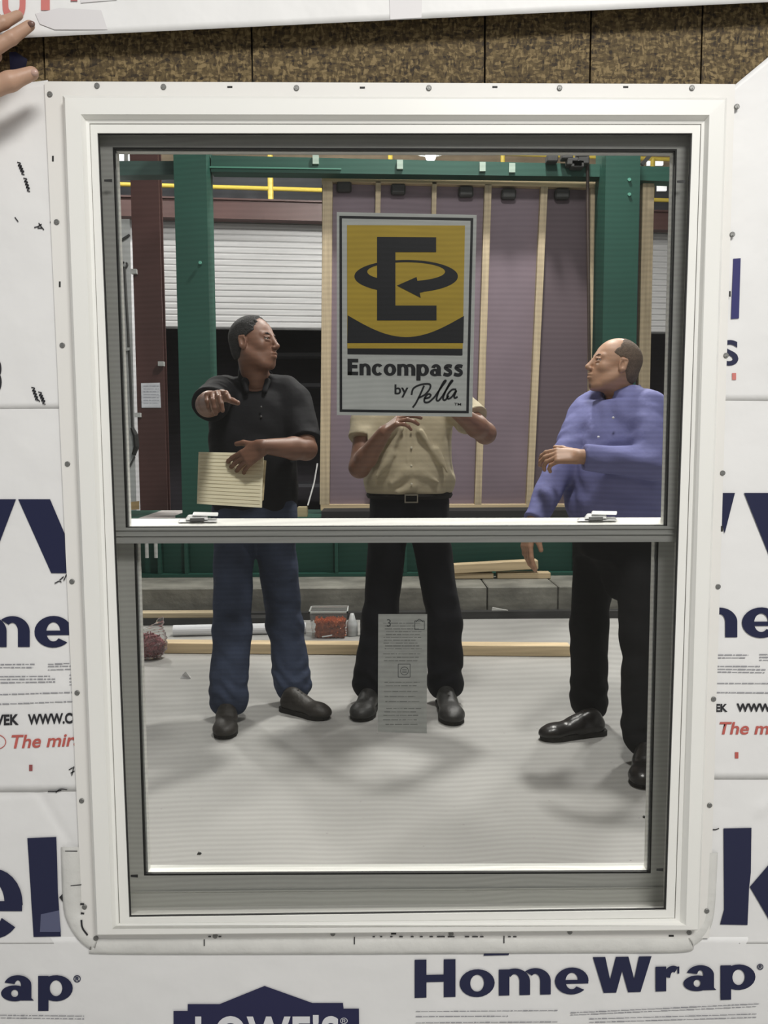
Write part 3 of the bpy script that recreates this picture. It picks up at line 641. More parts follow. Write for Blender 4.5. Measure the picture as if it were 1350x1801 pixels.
# ------------------------------------------------------------------ sticker on the upper glass
SY = 1.3084
PAPER = mat('sticker_paper', (.74, .77, .73), .5, var=.04, vscale=30); YEL = mat('sticker_yellow', (.70, .49, .05), .5, var=.06, vscale=12, stretch=(1, 1, 3)); BLK = mat('sticker_black', (.014, .016, .02), .5)
st = pxpoly('advertising_sticker', [(592, 373), (838, 378), (830, 733), (592, 730)], SY, PAPER, None)
tag(st, 'large sign sticker with yellow panel and black E emblem on the upper glass', 'sticker')
def c45(pts): return [(570+x/4.5, 360+y/4.5) for x, y in pts]
def band(a, b_, c, d, w_=5):
    o = [a, b_, c, d]; cx = sum(p[0] for p in o)/4; cy = sum(p[1] for p in o)/4
    i = [(p[0]+(w_ if p[0] < cx else -w_), p[1]+(w_ if p[1] < cy else -w_)) for p in o]; bb = B()
    for k in range(4): m_ = ring_member(o, i, k, SY-.0006, SY-.0006, SY-.0003); n = len(bb.v); bb.v += m_.v; bb.f += [tuple(x+n for x in f) for f in m_.f]
    return bb
band((596.5, 379.5), (832, 383.5), (824, 727), (597, 724.5), 4.5).build('black_border', BLK, st)
pxpoly('yellow_panel', c45([(180, 162), (1113, 165), (1095, 1140), (182, 1140)]), SY-.0006, YEL, st)
arc = [(185+920*t, 875+5*t+170*math.sin(PI*t)) for t in np.linspace(0, 1, 25)]
pxpoly('black_panel', c45(arc+[(1100, 1095), (182, 1095)]), SY-.0009, BLK, st)
pxpoly('black_band', c45([(184, 1137), (1093, 1140), (1093, 1192), (184, 1182)]), SY-.0009, BLK, st)
pxpoly('letter_e_emblem', c45([(418, 255), (885, 258), (885, 375), (563, 375), (563, 798), (888, 798), (888, 915), (418, 915)]), SY-.0012, BLK, st)
R_ = math.radians
def oe(t): return (648+410*math.cos(R_(t)), 567-130*math.sin(R_(t)))
def ie(t): return (648+308*math.cos(R_(t)), 530-75*math.sin(R_(t)))
pxpoly('ring_swoosh', c45([oe(t) for t in np.linspace(124, 236, 16)]+[ie(t) for t in np.linspace(221.7, 138.3, 16)]), SY-.0009, BLK, st)
pxpoly('ring_swoosh', c45([oe(t) for t in np.linspace(102, -74, 24)]+[ie(t) for t in np.linspace(-73.6, 106, 24)]), SY-.0009, BLK, st)
pxpoly('arrow_head', c45([(575, 640), (730, 572), (737, 604), (775, 600), (785, 690), (755, 697), (763, 737)]), SY-.0012, BLK, st)
btext('lettering', 'Encompass', ((611, 631), (814, 633), (813.5, 670), (611, 668)), SY-.0006, BLK, st, w=.37, gap=.09)
text('lettering', 'by', (693.5, 676, 718, 699), SY-.0006, BLK, st, bold=.018)
b = B(); strokes(b, [c45(p) for p in ([(690, 1505), (705, 1455), (760, 1425), (830, 1420), (838, 1450), (800, 1500), (745, 1530)], [(790, 1432), (760, 1500), (725, 1570), (700, 1605)],
    [(790, 1535), (830, 1525), (842, 1505), (820, 1500), (795, 1530), (795, 1562), (830, 1560), (870, 1525)], [(870, 1525), (930, 1440), (962, 1395), (945, 1402), (905, 1480), (888, 1540), (905, 1550), (935, 1515)],
    [(935, 1515), (985, 1435), (1015, 1395), (1000, 1400), (960, 1475), (940, 1535), (958, 1545), (985, 1510)], [(1045, 1462), (1010, 1465), (975, 1505), (980, 1535), (1010, 1520), (1045, 1470), (1028, 1515), (1035, 1530), (1055, 1520)])], 3.2, SY-.0006)
b.build('script_lettering', BLK, st)
text('trademark', 'TM', c45([(1028, 1568), (1083, 1570), (1083, 1590), (1028, 1588)]), SY-.0006, BLK, st, bold=.01)
# small sheet on the lower glass
LB = mat('label_paper', (.60, .615, .57), .6, var=.06, vscale=60); LY = 1.3464
lb = pxpoly('window_label', [(665, 1080), (751, 1080), (750, 1290), (664, 1287)], LY, LB, None)
tag(lb, 'tall pale grey label sheet with faint print on the lower glass', 'label')
dashes([(673+random.uniform(0, 6), y, 742-random.uniform(0, 14), y) for y in list(range(1096, 1142, 5))+list(range(1150, 1166, 6))+[1200, 1206, 1216, 1225, 1234, 1246, 1252, 1258, 1266, 1274]], LY-.0003, mat('faint_print', (.30, .31, .29)), lb, h=1.3, seed=4)
FP = mat('mid_print', (.16, .17, .17))
text('digit', '3', (680, 1089, 687, 1102), LY-.0003, FP, lb)
b = B(); strokes(b, [[(729, 1092), (746, 1092)], [(746, 1092), (746, 1107)], [(729, 1107), (746, 1107)], [(729, 1092), (729, 1107)], [(731, 1094), (737, 1089), (744, 1094)], [(700, 1168), (721, 1168)], [(721, 1168), (721, 1191)], [(700, 1191), (721, 1191)], [(700, 1168), (700, 1191)], [(711+7*math.cos(t), 1180+7*math.sin(t)) for t in np.linspace(0, 6.28, 10)], [(707, 1178), (715, 1178)], [(707, 1182), (715, 1182)]], 1.1, LY-.0003)
b.build('printed_emblem', FP, lb)['kind'] = 'stuff'
# ------------------------------------------------------------------ hall behind the window
def floor_mat():
    m = mat('concrete_floor', (.37, .365, .35), .5, var=.10, vscale=1.6, bump=.12, bscale=30)
    nt = m.node_tree; b = nt.nodes['Principled BSDF']
    tc = nt.nodes.new('ShaderNodeTexCoord'); vo = nt.nodes.new('ShaderNodeTexVoronoi'); vo.inputs['Scale'].default_value = 22; nt.links.new(tc.outputs['Object'], vo.inputs['Vector'])
    r = nt.nodes.new('ShaderNodeMapRange'); r.inputs[1].default_value = .03; r.inputs[2].default_value = .07; nt.links.new(vo.outputs['Distance'], r.inputs[0])
    gt = nt.nodes.new('ShaderNodeRGBToBW'); nt.links.new(vo.outputs['Color'], gt.inputs[0]); cmp_ = nt.nodes.new('ShaderNodeMath'); cmp_.operation = 'GREATER_THAN'; cmp_.inputs[1].default_value = .44; nt.links.new(gt.outputs[0], cmp_.inputs[0])
    mxm = nt.nodes.new('ShaderNodeMath'); mxm.operation = 'MAXIMUM'; nt.links.new(r.outputs[0], mxm.inputs[0]); nt.links.new(cmp_.outputs[0], mxm.inputs[1])
    old = b.inputs['Base Color'].links[0].from_socket
    mx = nt.nodes.new('ShaderNodeMix'); mx.data_type = 'RGBA'; mx.inputs[6].default_value = (.10, .09, .085, 1); nt.links.new(old, mx.inputs[7]); nt.links.new(mxm.outputs[0], mx.inputs[0]); nt.links.new(mx.outputs[2], b.inputs['Base Color'])
    return m
FLM = floor_mat()
o = B().box((-7, -3.5, -.1), (7, 16, 0)).build('floor', FLM); tag(o, kind='structure')
CONC = mat('curb_concrete', (.20, .195, .17), .85, var=.35, vscale=5, bump=.6, bscale=14)
GREEN = mat('green_paint', (.007, .062, .043), .6, var=.12, vscale=2)
MAROON = mat('maroon_paint', (.070, .030, .027), .5, var=.12, vscale=2)
YELP = mat('yellow_paint', (.78, .60, .10), .45)
PINE = mat('pine', (.60, .47, .29), .65, var=.16, vscale=4, stretch=(.3, 3, 12), bump=.1)
PINEV = mat('pine_stud', (.48, .39, .26), .65, var=.18, vscale=4, stretch=(14, 3, .5), bump=.1)
PURP = mat('foam_purple', (.185, .142, .172), .7, var=.10, vscale=2.5)
WALLW = mat('ribbed_white', (.40, .40, .405), .5, var=.04, vscale=2)
DARK = mat('dark_steel', (.035, .035, .035), .6, var=.3, vscale=6)
GREYM = mat('galvanised', (.50, .51, .50), .45, .2, var=.1, vscale=8)
def Yw(px): return 10.8+.1*(px-675)/1450*10.8
def wallquad(x0, x1, y0, y1, dy=0, th=.05): pass
# back wall: ribbed roll-up curtain above a dark opening
def zY(py, Y, px=675): return V(px, py, Y)[2]
ZD = zY(577, 10.65, 470); ZB0 = zY(381, 10.38, 470); ZB1 = zY(349, 10.38, 470); ZR0 = zY(331, 10.6, 480); ZR1 = zY(267, 10.85, 760); ZM = zY(303, 12.2)
wb = empty('wall_back', (0, 10.9, 2), kind='structure')
def wpt(x, z, off=0): return (x, 10.8+.1*x+off, z)
def wbox(b, x0, x1, z0, z1, off=0, th=.06): return b.hexa([wpt(x0, z0, off), wpt(x1, z0, off), wpt(x1, z0, off+th), wpt(x0, z0, off+th), wpt(x0, z1, off), wpt(x1, z1, off), wpt(x1, z1, off+th), wpt(x0, z1, off+th)])
b = B(); wbox(b, -7, -2.78, 0, ZB0+.05, 0, .12); b.build('wall_panel', mat('pale_grey_wall', (.55, .55, .57), .6, var=.05), wb)
wbox(B(), -7, 7, ZM, 7, 1.5, .1).build('upper_wall_panel', mat('tan_wall', (.36, .28, .19), .7, var=.2, vscale=3), wb)
wbox(B(), -7, 7, 3.6, ZM, 1.5, .1).build('mezzanine_wall_panel', mat('slate_wall', (.11, .115, .13), .7, var=.4, vscale=1.3), wb)
wbox(B(), -7, 7, ZB0+.06, ZB1-.08, .1, 1.4).build('mezzanine_deck', DARK, wb)
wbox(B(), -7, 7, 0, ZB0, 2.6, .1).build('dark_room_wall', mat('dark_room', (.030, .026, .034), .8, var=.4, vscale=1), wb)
rd = empty('door_1', wpt(.5, 2.7), 'white ribbed roll-up door curtain half raised over the dark opening at the back', 'door', kind='structure')
z = ZD; k = 0
while z < ZB0+.02:
    b = B(); b.v = []; x0, x1 = -2.78, 5.2
    p = [(0, z), (-.009, z+.014), (-.009, z+.060), (0, z+.075)]
    for (off, zz) in p: b.v += [wpt(x0, zz, off), wpt(x1, zz, off)]
    b.v += [wpt(x0, z+.075, .02), wpt(x1, z+.075, .02), wpt(x0, z, .02), wpt(x1, z, .02)]
    for i in range(5): b.f.append((2*i, 2*i+1, 2*i+3, 2*i+2))
    b.f.append((10, 11, 1, 0)); b.f += [(0, 2, 4, 6, 8, 10), (1, 3, 5, 7, 9, 11)]
    b.build('slat', WALLW, rd); z += .0765
wbox(B(), -2.78, 5.2, ZD-.02, ZD, -.01, .03).build('bottom_bar', DARK, rd)
mb = B(); wbox(mb, -7, 7, ZB0, ZB1, -.20, .03); wbox(mb, -7, 7, ZB1-.01, ZB1+.01, -.23, .16); wbox(mb, -7, 7, ZB0-.02, ZB0, -.23, .16)
tag(mb.build('steel_beam', MAROON), 'long maroon steel beam above the white roll-up door', 'beam')
mc = B()
cx, cy = V(262, 600, 7.6)[0], 7.6
mc.box((cx-.125, cy, 0), (cx+.125, cy+.02, 5)); mc.box((cx-.01, cy+.021, 0), (cx+.01, cy+.12, 5)); mc.box((cx-.12, cy+.121, 0), (cx+.12, cy+.14, 5))
mco = empty('steel_column', (cx, cy, 0), 'dark maroon steel column with a paper notice at the left', 'column')
mc.build('column_shaft', MAROON, mco)
B().box((cx-.25, cy-.08, 0), (cx+.25, cy+.3, .03)).build('base_plate', MAROON, mco)
for (x, y) in ((284, 640), (236, 478), (243, 730)):
    p = V(x, y, 7.58); B().box((p[0]-.025, 7.55, p[2]-.02), (p[0]+.025, 7.60, p[2]+.02)).build('white_clip', GREYM, mco)
nt_ = B().prism([V(248, 674, 7.595), V(281, 673, 7.595), V(283, 717, 7.595), V(249, 717, 7.595)], [V(248, 674, 7.599), V(281, 673, 7.599), V(283, 717, 7.599), V(249, 717, 7.599)]).build('paper_notice', mat('notice_paper', (.72, .74, .80), .7))
tag(nt_, 'white paper notice taped to the maroon column', 'notice')
dashes([(252, y, 279, y) for y in (679, 684, 689, 694, 699, 704, 709)], 7.594, mat('notice_print', (.40, .42, .48)), nt_, h=1.2, seed=12)
# yellow guard rail of the mezzanine
gr = empty('guard_rail', wpt(0, 4.1, -.1), 'yellow pipe guard rail above the maroon beam', 'railing')
for z in (ZR1, ZR0): B().tube([wpt(-6.5, z, -.05), wpt(6.5, z, -.05)], .026, 10).build('rail', YELP, gr)
for px in (130, 487, 688, 882, 1150, 1240):
    x = (px-675)/1450*10.8+.11; B().tube([wpt(x, ZB1+.02, -.05), wpt(x, ZR1, -.05)], .03 if px != 487 else .036, 10).build('post', YELP, gr)
# ------------------------------------------------------------------ green steel frame on the concrete curb
cb = empty('concrete_curb', (0, 5.6, 0), 'long grey concrete curb beam across the back of the floor', 'curb')
xj = V(856, 1050, 5.6)[0]
for x0, x1 in ((-3.2, -1.05), (-1.042, xj-.004), (xj+.004, 1.25), (1.258, 3.4)):
    B().box((x0, 5.58+random.uniform(0, .01), 0), (x1, 6.75, .204)).build('concrete_block', CONC, cb, bevel=.006)
B().box((-3.2, 5.50, 0), (3.4, 5.56, .05)).build('steel_channel', DARK, cb)
sf = empty('test_rig', (0, 6, .2), 'large green steel test frame of columns and beams behind the men', 'frame')
def ibeam(x0, x1, y0, y1, z0, z1):
    return B().box((x0, y0, z0), (x1, y1, z0+.022)).box((x0, y0, z1-.022), (x1, y1, z1)).box((x0, (y0+y1)/2-.01, z0), (x1, (y0+y1)/2+.01, z1))
ibeam(-3.2, 3.4, 6.04, 6.74, .206, .645).build('base_beam', GREEN, sf)
B().box((-3.2, 6.14, .229), (3.4, 6.16, .622)).build('beam_web', GREEN, sf)
for px in (283, 330, 592, 712, 1010): 
    x = V(px, 990, 6.1)[0]; B().box((x-.012, 6.05, .229), (x+.012, 6.139, .622)).build('stiffener', GREEN, sf)
for px in (258, 274):
    x = V(px, 965, 6.02)[0]; B().tube([(x, 6.02, zY(979, 6.02)), (x, 6.02, .64)], .014, 8).build('anchor_rod', GREYM, sf)
def col(xl_, xr_, Yf, dep, z0, z1, name='column'):
    return B().box((xl_, Yf, z0), (xr_, Yf+.02, z1)).box(((xl_+xr_)/2-.01, Yf+.0205, z0), ((xl_+xr_)/2+.01, Yf+dep-.0205, z1)).box((xl_, Yf+dep-.02, z0), (xr_, Yf+dep, z1)).build(name, GREEN, sf)
xa, xb = V(313, 600, 6.06)[0], V(369, 600, 6.06)[0]; col(xa, xb, 6.06, .24, .645, 3.6)
B().box((xb-.012, 6.0801, .6651), (xb, 6.279, 3.6)).build('side_plate', GREEN, sf)
B().box((xa-.05, 6.05, .6455), (xb+.05, 6.33, .665)).build('base_plate', GREEN, sf)
xa, xb = V(1062, 450, 6.04)[0], V(1122, 450, 6.04)[0]; col(xa, xb, 6.04, .28, .645, 3.6)
B().box((xa, 6.0601, .6651), (xa+.012, 6.2999, 3.6)).build('side_plate', GREEN, sf)
B().box((xa-.05, 6.045, .6455), (xb+.05, 6.33, .665)).build('base_plate', GREEN, sf)
for (x, y) in ((1106, 316), (1106, 342), (352, 462)):
    p = V(x, y, 6.035); B().tube([(p[0], 6.028, p[2]), (p[0], 6.045, p[2])], .012, 8).build('bolt', mat('bolt_green', (.12, .35, .27), .4), sf)
def tb(x0, y0a, y0b, x1, y1a, y1b, Y0, Y1, dep=.12):
    fr = [V(x0, y0a, Y0), V(x1, y1a, Y1), V(x1, y1b, Y1), V(x0, y0b, Y0)]; bk = [p+np.array((0, dep, 0)) for p in fr]; return B().prism(fr, bk)
tb(371, 273, 302, 1060, 289, 311, 6.20, 6.20).build('top_beam', GREEN, sf)
tb(368, 292, 295, 600, 296, 298, 6.19, 6.19, .02).build('beam_lip', mat('green_light', (.07, .22, .16), .4), sf)
tb(170, 283, 309, 312, 283, 307, 6.4, 6.4).build('top_beam', mat('green_grey', (.045, .085, .075), .5), sf)
tb(1120, 292, 317, 1215, 294, 320, 6.3, 6.3).build('top_beam', GREEN, sf)
for (x, y) in ((555, 280), (703, 289), (848, 293), (900, 295)):
    p = V(x, y, 6.19); B().box((p[0]-.022, 6.18, p[2]-.035), (p[0]+.022, 6.2, p[2]+.03)).build('pale_plate', mat('pale_green_plate', (.33, .42, .36)), sf)
# ------------------------------------------------------------------ stud wall specimen
sw = empty('stud_wall', (0.3, 6.4, .7), 'pine stud wall section filled with purple foam panels behind the sign', 'wall frame')
SW = 6.36
def studp(x0, y0, x1, y1, wpx, name='stud', m=PINEV, Y=SW, dep=.089):
    return B().bar(V(x0, y0, Y+dep/2), V(x1, y1, Y+dep/2), wpx/1450*Y, dep).build(name, m, sw, bevel=.002)
studp(576.5, 322, 571, 887, 17)
for a in ((665, 322, 655, 887, 9), (763, 323, 752, 887, 8), (857, 327, 839, 887, 12), (955, 331, 929, 887, 12), (1040, 334, 1036, 887, 9), (1137, 314, 1125, 887, 20)): studp(*a)
studp(566, 305.5, 1150, 316, 11, 'top_plate', PINE); studp(566, 316.5, 1050, 328, 11, 'top_plate', PINE); studp(564, 892, 1130, 891, 11, 'bottom_plate', PINE)
tops = [(583, 568+10), (665, 655), (763, 752), (857, 839), (955, 929), (1040, 1036), (1137, 1125)]
for i in range(6):
    (ta, ba), (tb_, bb_) = tops[i], tops[i+1]; Y = SW+.055
    fr = [V(ta+2, 322, Y), V(tb_-2, 326, Y), V(bb_-2, 888, Y), V(ba+2, 888, Y)]
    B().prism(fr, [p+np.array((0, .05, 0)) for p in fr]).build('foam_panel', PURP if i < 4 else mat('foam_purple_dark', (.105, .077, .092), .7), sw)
fr = [V(566, 318, SW+.11), V(1140, 325, SW+.11), V(1125, 892, SW+.11), V(566, 892, SW+.11)]
B().prism(fr, [p+np.array((0, .012, 0)) for p in fr]).build('sheathing', OSB, sw)
for (x, y) in ((605, 329), (700, 334), (819, 338), (894, 342), (988, 342)):
    p = V(x, y, SW+.02); B().box((p[0]-.055, SW-.005, p[2]-.035), (p[0]+.055, SW+.054, p[2]+.04)).build('black_pad', DARK, sw, bevel=.012)
# pipe hanging before the specimen at the right
tag(B().tube([V(1033, 262, 6.186), V(1033, 335, 6.186), V(1036, 640, 6.186)], .012, 8).build('hanging_cable', mat('dark_brown', (.04, .025, .02))), 'thin dark brown cable hanging beside the right green column', 'cable')
ms = B(); random.seed(5)
for k in range(7):
    p = V(970+random.uniform(0, 60), 272+random.uniform(-4, 18), 6.11); ms.box((p[0]-.04, p[1], p[2]-.02), (p[0]+.04, p[1]+.08, p[2]+.03))
tag(ms.build('black_hoist', DARK, bevel=.006), 'small black hoist fitting hung on the top beam by the right column', 'hoist')
tag(B().bar(V(1128, 290, 6.6), V(1152, 262, 6.6), .03, .03).build('diagonal_brace', DARK), 'dark diagonal brace at the top right corner of the glass', 'brace')
# grey panel and hook rod at far left
pn = B().prism([V(180, 385, 6.9), V(228, 385, 6.9), G(243, 1030, 0)*0+V(243, 1030, 6.9)*1, V(180, 1030, 6.9)], [V(180, 385, 7.0), V(228, 385, 7.0), V(243, 1022, 7.0), V(180, 1022, 7.0)]).build('grey_panel', mat('panel_grey', (.42, .43, .43), .5, var=.08))
tag(pn, 'tall pale grey panel beside the maroon column', 'panel')
hr = empty('hook_rod', V(225, 650, 6.85), 'long dark rod with looped top hanging on the grey panel', 'rod')
B().tube([V(219, 470, 6.885), V(224, 560, 6.885), V(229, 660, 6.885), V(233, 756, 6.885)], .010, 8).build('shaft', DARK, hr)
B().tube([V(219+5*math.cos(t), 466+5*math.sin(t), 6.885) for t in np.linspace(-1, 4.6, 12)], .008, 8).build('loop', DARK, hr)
B().tube([V(232, 752, 6.872), V(238, 765, 6.872), V(240, 785, 6.872), V(235, 800, 6.872)], [.016, .024, .024, .018], 8).build('grip', mat('black_grip', (.01, .01, .01)), hr)
B().tube([V(237, 803, 6.872), V(226, 824, 6.872)], .008, 8).build('cord', DARK, hr)
B().tube([V(210, 424, 6.885), V(228, 413, 6.885)], .010, 8).build('arm', DARK, hr)
B().hexa([V(x, y, Y) for Y in (6.86, 6.90) for x, y in ((214, 618), (228, 616), (228, 611), (214, 612))]).build('bracket', GREYM, hr)
# things lying on the beam, the curb and the floor
p = V(232, 895, 6.2)
tag(B().hexa([V(205, 898, 6.2), V(245, 896, 6.2), V(245, 896, 6.3), V(205, 898, 6.3), V(205, 886, 6.2), V(245, 881, 6.2), V(245, 881, 6.3), V(205, 886, 6.3)]).build('cardboard_piece', mat('cardboard', (.40, .28, .14), .8, var=.15)), 'brown cardboard piece on the green beam at far left', 'cardboard')
q = V(531, 893, 6.1); tag(B().box((q[0]-.035, 6.1, .646), (q[0]+.035, 6.2, .646+.07)).build('wood_block', mat('block_tan', (.40, .34, .20))), 'small tan block on the green beam behind the man in the black polo', 'block')
tag(B().tube([V(558, 815, 6.25), V(552, 850, 6.22), V(541, 889, 6.15)], .006, 6).build('thin_white_rope', mat('cord_white', (.6, .6, .6))), 'thin white rope hanging by the left stud of the pine frame', 'cord')
def board(name, a, b_, dep, h, z0, label, m=PINE, Yoff=0):   # lies flat, a and b_ the front bottom ends in the photo
    A, Bp = G(*a, z0), G(*b_, z0); d = (Bp-A)/np.linalg.norm(Bp-A); n = np.array((-d[1], d[0], 0))
    lo = [A, Bp, Bp+n*dep, A+n*dep]; up = [p+np.array((0, 0, h)) for p in lo]
    return tag(B().hexa(lo+up).build(name, m, bevel=.003), label, 'board')
board('pine_board', (262, 1149), (1003, 1155), .089, .060, 0.001, 'long pine board lying on the floor behind the men')
x0, x1 = V(190, 1090, 5.4)[0], V(392, 1090, 5.4)[0]
tag(B().box((x0, 5.37, .0465), (x1, 5.46, .082)).build('pine_board', mat('old_pine', (.46, .38, .25), .7, var=.2, stretch=(.3, 3, 12)), bevel=.003), 'pale weathered board lying on the dark steel bar against the curb at left', 'board')
tag(B().box((x0, 5.36, .001), (V(520, 1090, 5.4)[0], 5.47, .046)).build('steel_bar', DARK), 'flat dark steel bar lying on the floor under the weathered board', 'bar')
A_ = np.array((1, 1, 0)); B2 = np.array((0, 0, .2265))
tag(B().bar(V(873, 1014, 5.95)*A_+B2, V(966, 1007, 5.95)*A_+B2, .042, .09).build('lumber_piece', PINE, bevel=.003), 'short pale board lowest of the pieces stacked on the curb', 'board')
tag(B().bar(V(786, 1013, 5.95)*A_+B2, V(866, 1014, 5.95)*A_+B2, .04, .09).build('lumber_piece', PINE, bevel=.003), 'board end under the left part of the thick pine board on the curb', 'board')
tag(B().bar(V(786, 1000, 5.93), V(944, 991.5, 5.93), .064, .09).build('lumber_piece', PINE, bevel=.003), 'thick pine board on top of the lumber stack on the curb', 'board')
x0, x1 = V(247, 900, 6.1)[0], V(405, 900, 6.1)[0]; B().box((x0, 6.045, .6455), (x1, 6.7, .6475)).build('grey_plate', mat('plate_grey', (.42, .39, .38), .6, var=.2, vscale=5), sf)
x0, x1 = V(566, 900, 6.1)[0], V(1044, 900, 6.1)[0]; B().box((x0, 6.035, .640), (x1, 6.33, .690)).build('painted_shadow_strip', mat('shadow_black', (.012, .012, .012), .7), sf)  # black strip painted in as the shadow under the stud wall
s_ = B().bar(V(865, 1071, 5.545), V(901, 1078, 5.545), .024, .012)
tag(s_.build('white_strip', mat('strip_white', (.75, .75, .72))), 'short white strip on the steel channel under the lumber', 'strip')
p0, p1 = V(305, 1109, 4.98), V(552, 1105, 5.02); p0[2] = .034; p1[2] = .034
p0, p1 = G(305, 1109, .034), G(538, 1104, .034)
wt = B().tube([p0, p1], .034, 16); tag(wt.build('white_tube', mat('tube_white', (.72, .73, .76), .4), smooth=False), 'white cardboard tube lying behind the long floor board', 'tube')
# tub of orange screws
CLEAR = glassmat('clear_plastic', (.90, .92, .92), haze=.10)
tb0 = G(577, 1126, 0); tx, ty = tb0[0], tb0[1]+.12
tub = empty('plastic_tub', (tx, ty, 0), 'clear plastic tub of orange screws behind the long floor board', 'tub')
def frus(b, cx, cy, z0, z1, w0, d0, w1, d1): return b.hexa([(cx-w0, cy-d0, z0), (cx+w0, cy-d0, z0), (cx+w0, cy+d0, z0), (cx-w0, cy+d0, z0), (cx-w1, cy-d1, z1), (cx+w1, cy-d1, z1), (cx+w1, cy+d1, z1), (cx-w1, cy+d1, z1)])
frus(B(), tx, ty, 0.001, .165, .098, .075, .115, .085).build('container', CLEAR, tub)
rim = B(); 
for (a, c) in (((-.12, -.09), (.12, -.082)), ((-.12, .082), (.12, .09)), ((-.12, -.09), (-.112, .09)), ((.112, -.09), (.12, .09))): rim.box((tx+a[0], ty+a[1], .160), (tx+c[0], ty+c[1], .170))
rim.build('rim', mat('rim_clear', (.55, .57, .55), .3), tub)
def heap(name, cx, cy, z0, z1, w_, d, m, parent, n, ln, seed=1):
    rr = random.Random(seed); b = B(); frus(b, cx, cy, z0, z1-.012, w_-.006, d-.006, w_-.004, d-.004)
    for _ in range(n):
        s = rr.choice((0, 0, 1, 2)); x = cx+rr.uniform(-w_, w_)*.93; y = cy+rr.uniform(-d, d)*.93; z = rr.uniform(z0, z1)
        if s == 0: y = cy-d+.002
        elif s == 1: z = z1-.008
        else: x = cx+rr.choice((-1, 1))*(w_-.003)
        a = np.array((x, y, z)); u = np.array([rr.uniform(-1, 1) for _ in range(3)]); u[1] *= .3; u /= np.linalg.norm(u)
        b.bar(a-u*ln/2, a+u*ln/2, .005, .005)
    o = b.build(name, m, parent); o['kind'] = 'stuff'; return o
heap('orange_screws', tx+.008, ty, .004, .105, .088, .068, mat('orange_coat', (.62, .14, .035), .5, var=.5, vscale=60), tub, 260, .03)
fr = B(); strokes(fr, [[(566, 1120), (573, 1119), (584, 1117)]], 2.2, ty-.088); fr.build('label_strip', mat('label_white', (.8, .8, .8)), tub)
# bottle beside the tub
q = G(624, 1126, 0); bx, by = q[0], q[1]+.12
bt = empty('squeeze_bottle', (bx, by, 0), 'small clear squeeze bottle lying in a dark tray right of the tub', 'bottle')
B().tube([(bx-.02, by, .001), (bx-.02, by, .08), (bx-.02, by, .10), (bx-.02, by, .14)], [.035, .035, .022, .012], 14).build('bottle_body', mat('bottle_grey', (.52, .54, .55), .35), bt, smooth=True)
B().box((bx+.03, by-.02, .001), (bx+.05, by+.02, .15)).build('dark_handle', DARK, bt)
# bag of dark red fasteners
q = G(262, 1166, 0); gx, gy = q[0]-.02, q[1]+.09
bg = empty('fastener_bag', (gx, gy, 0), 'clear plastic bag of dark red fasteners at the left edge of the floor', 'bag')
f = Field((gx-.13, gy-.11, 0), (gx+.13, gy+.11, .28), .006)
f.ell((gx, gy, .08), (.098, .075, .085), k=.02).ell((gx+.03, gy, .13), (.06, .05, .06), k=.03).cone((gx+.04, gy, .17), .03, (gx+.085, gy-.02, .235), .012, k=.02)
f.warp(lambda x, y, z: .006*np.sin(70*x+20*np.sin(20*z))*np.sin(60*z+30*y)).clip((0, 0, .002), (0, 0, -1))
np_mesh('bag_film', [f.data()], CLEAR, bg)
rr = random.Random(4); b = B(); b.ball((gx, gy, .075), (.085, .062, .068))
for _ in range(220):
    u = np.array([rr.gauss(0, 1) for _ in range(3)]); u /= np.linalg.norm(u); u[1] = -abs(u[1]); a = np.array((gx, gy, .078))+u*np.array((.085, .062, .066)); t = np.array([rr.gauss(0, 1) for _ in range(3)]); t /= np.linalg.norm(t)
    b.bar(a-t*.012, a+t*.012, .006, .006)
o = b.build('red_fasteners', mat('dark_red', (.26, .05, .06), .5, var=.5, vscale=50), bg); o['kind'] = 'stuff'
q = G(326, 1193, 0)
tag(B().prism([(q[0]-.025, q[1]-.01, .001), (q[0]+.028, q[1]-.005, .001), (q[0]+.02, q[1]-.0, .012), (q[0]+.002, q[1], .036), (q[0]-.015, q[1], .02)], [(q[0]-.02, q[1]+.02, .001), (q[0]+.02, q[1]+.03, .001), (q[0]+.015, q[1]+.02, .008), (q[0], q[1]+.02, .02), (q[0]-.01, q[1]+.02, .01)]).build('paper_scrap', mat('scrap_white', (.85, .85, .85))), 'small crumpled white scrap on the floor left of the jeans', 'scrap')
for (x, y, l) in ((350, 1502, 'small dark chip on the floor near the bottom left of the glass'), (1133, 1438, 'tiny dark chip on the floor near the right sash stile')):
    q = G(x, y, 0); tag(B().hexa([(q[0]-.006, q[1]-.004, .0005), (q[0]+.006, q[1]-.005, .0005), (q[0]+.007, q[1]+.004, .0005), (q[0]-.005, q[1]+.005, .0005), (q[0]-.004, q[1]-.003, .004), (q[0]+.004, q[1]-.003, .005), (q[0]+.004, q[1]+.003, .004), (q[0]-.003, q[1]+.003, .006)]).build('floor_chip', DARK), l, 'debris')
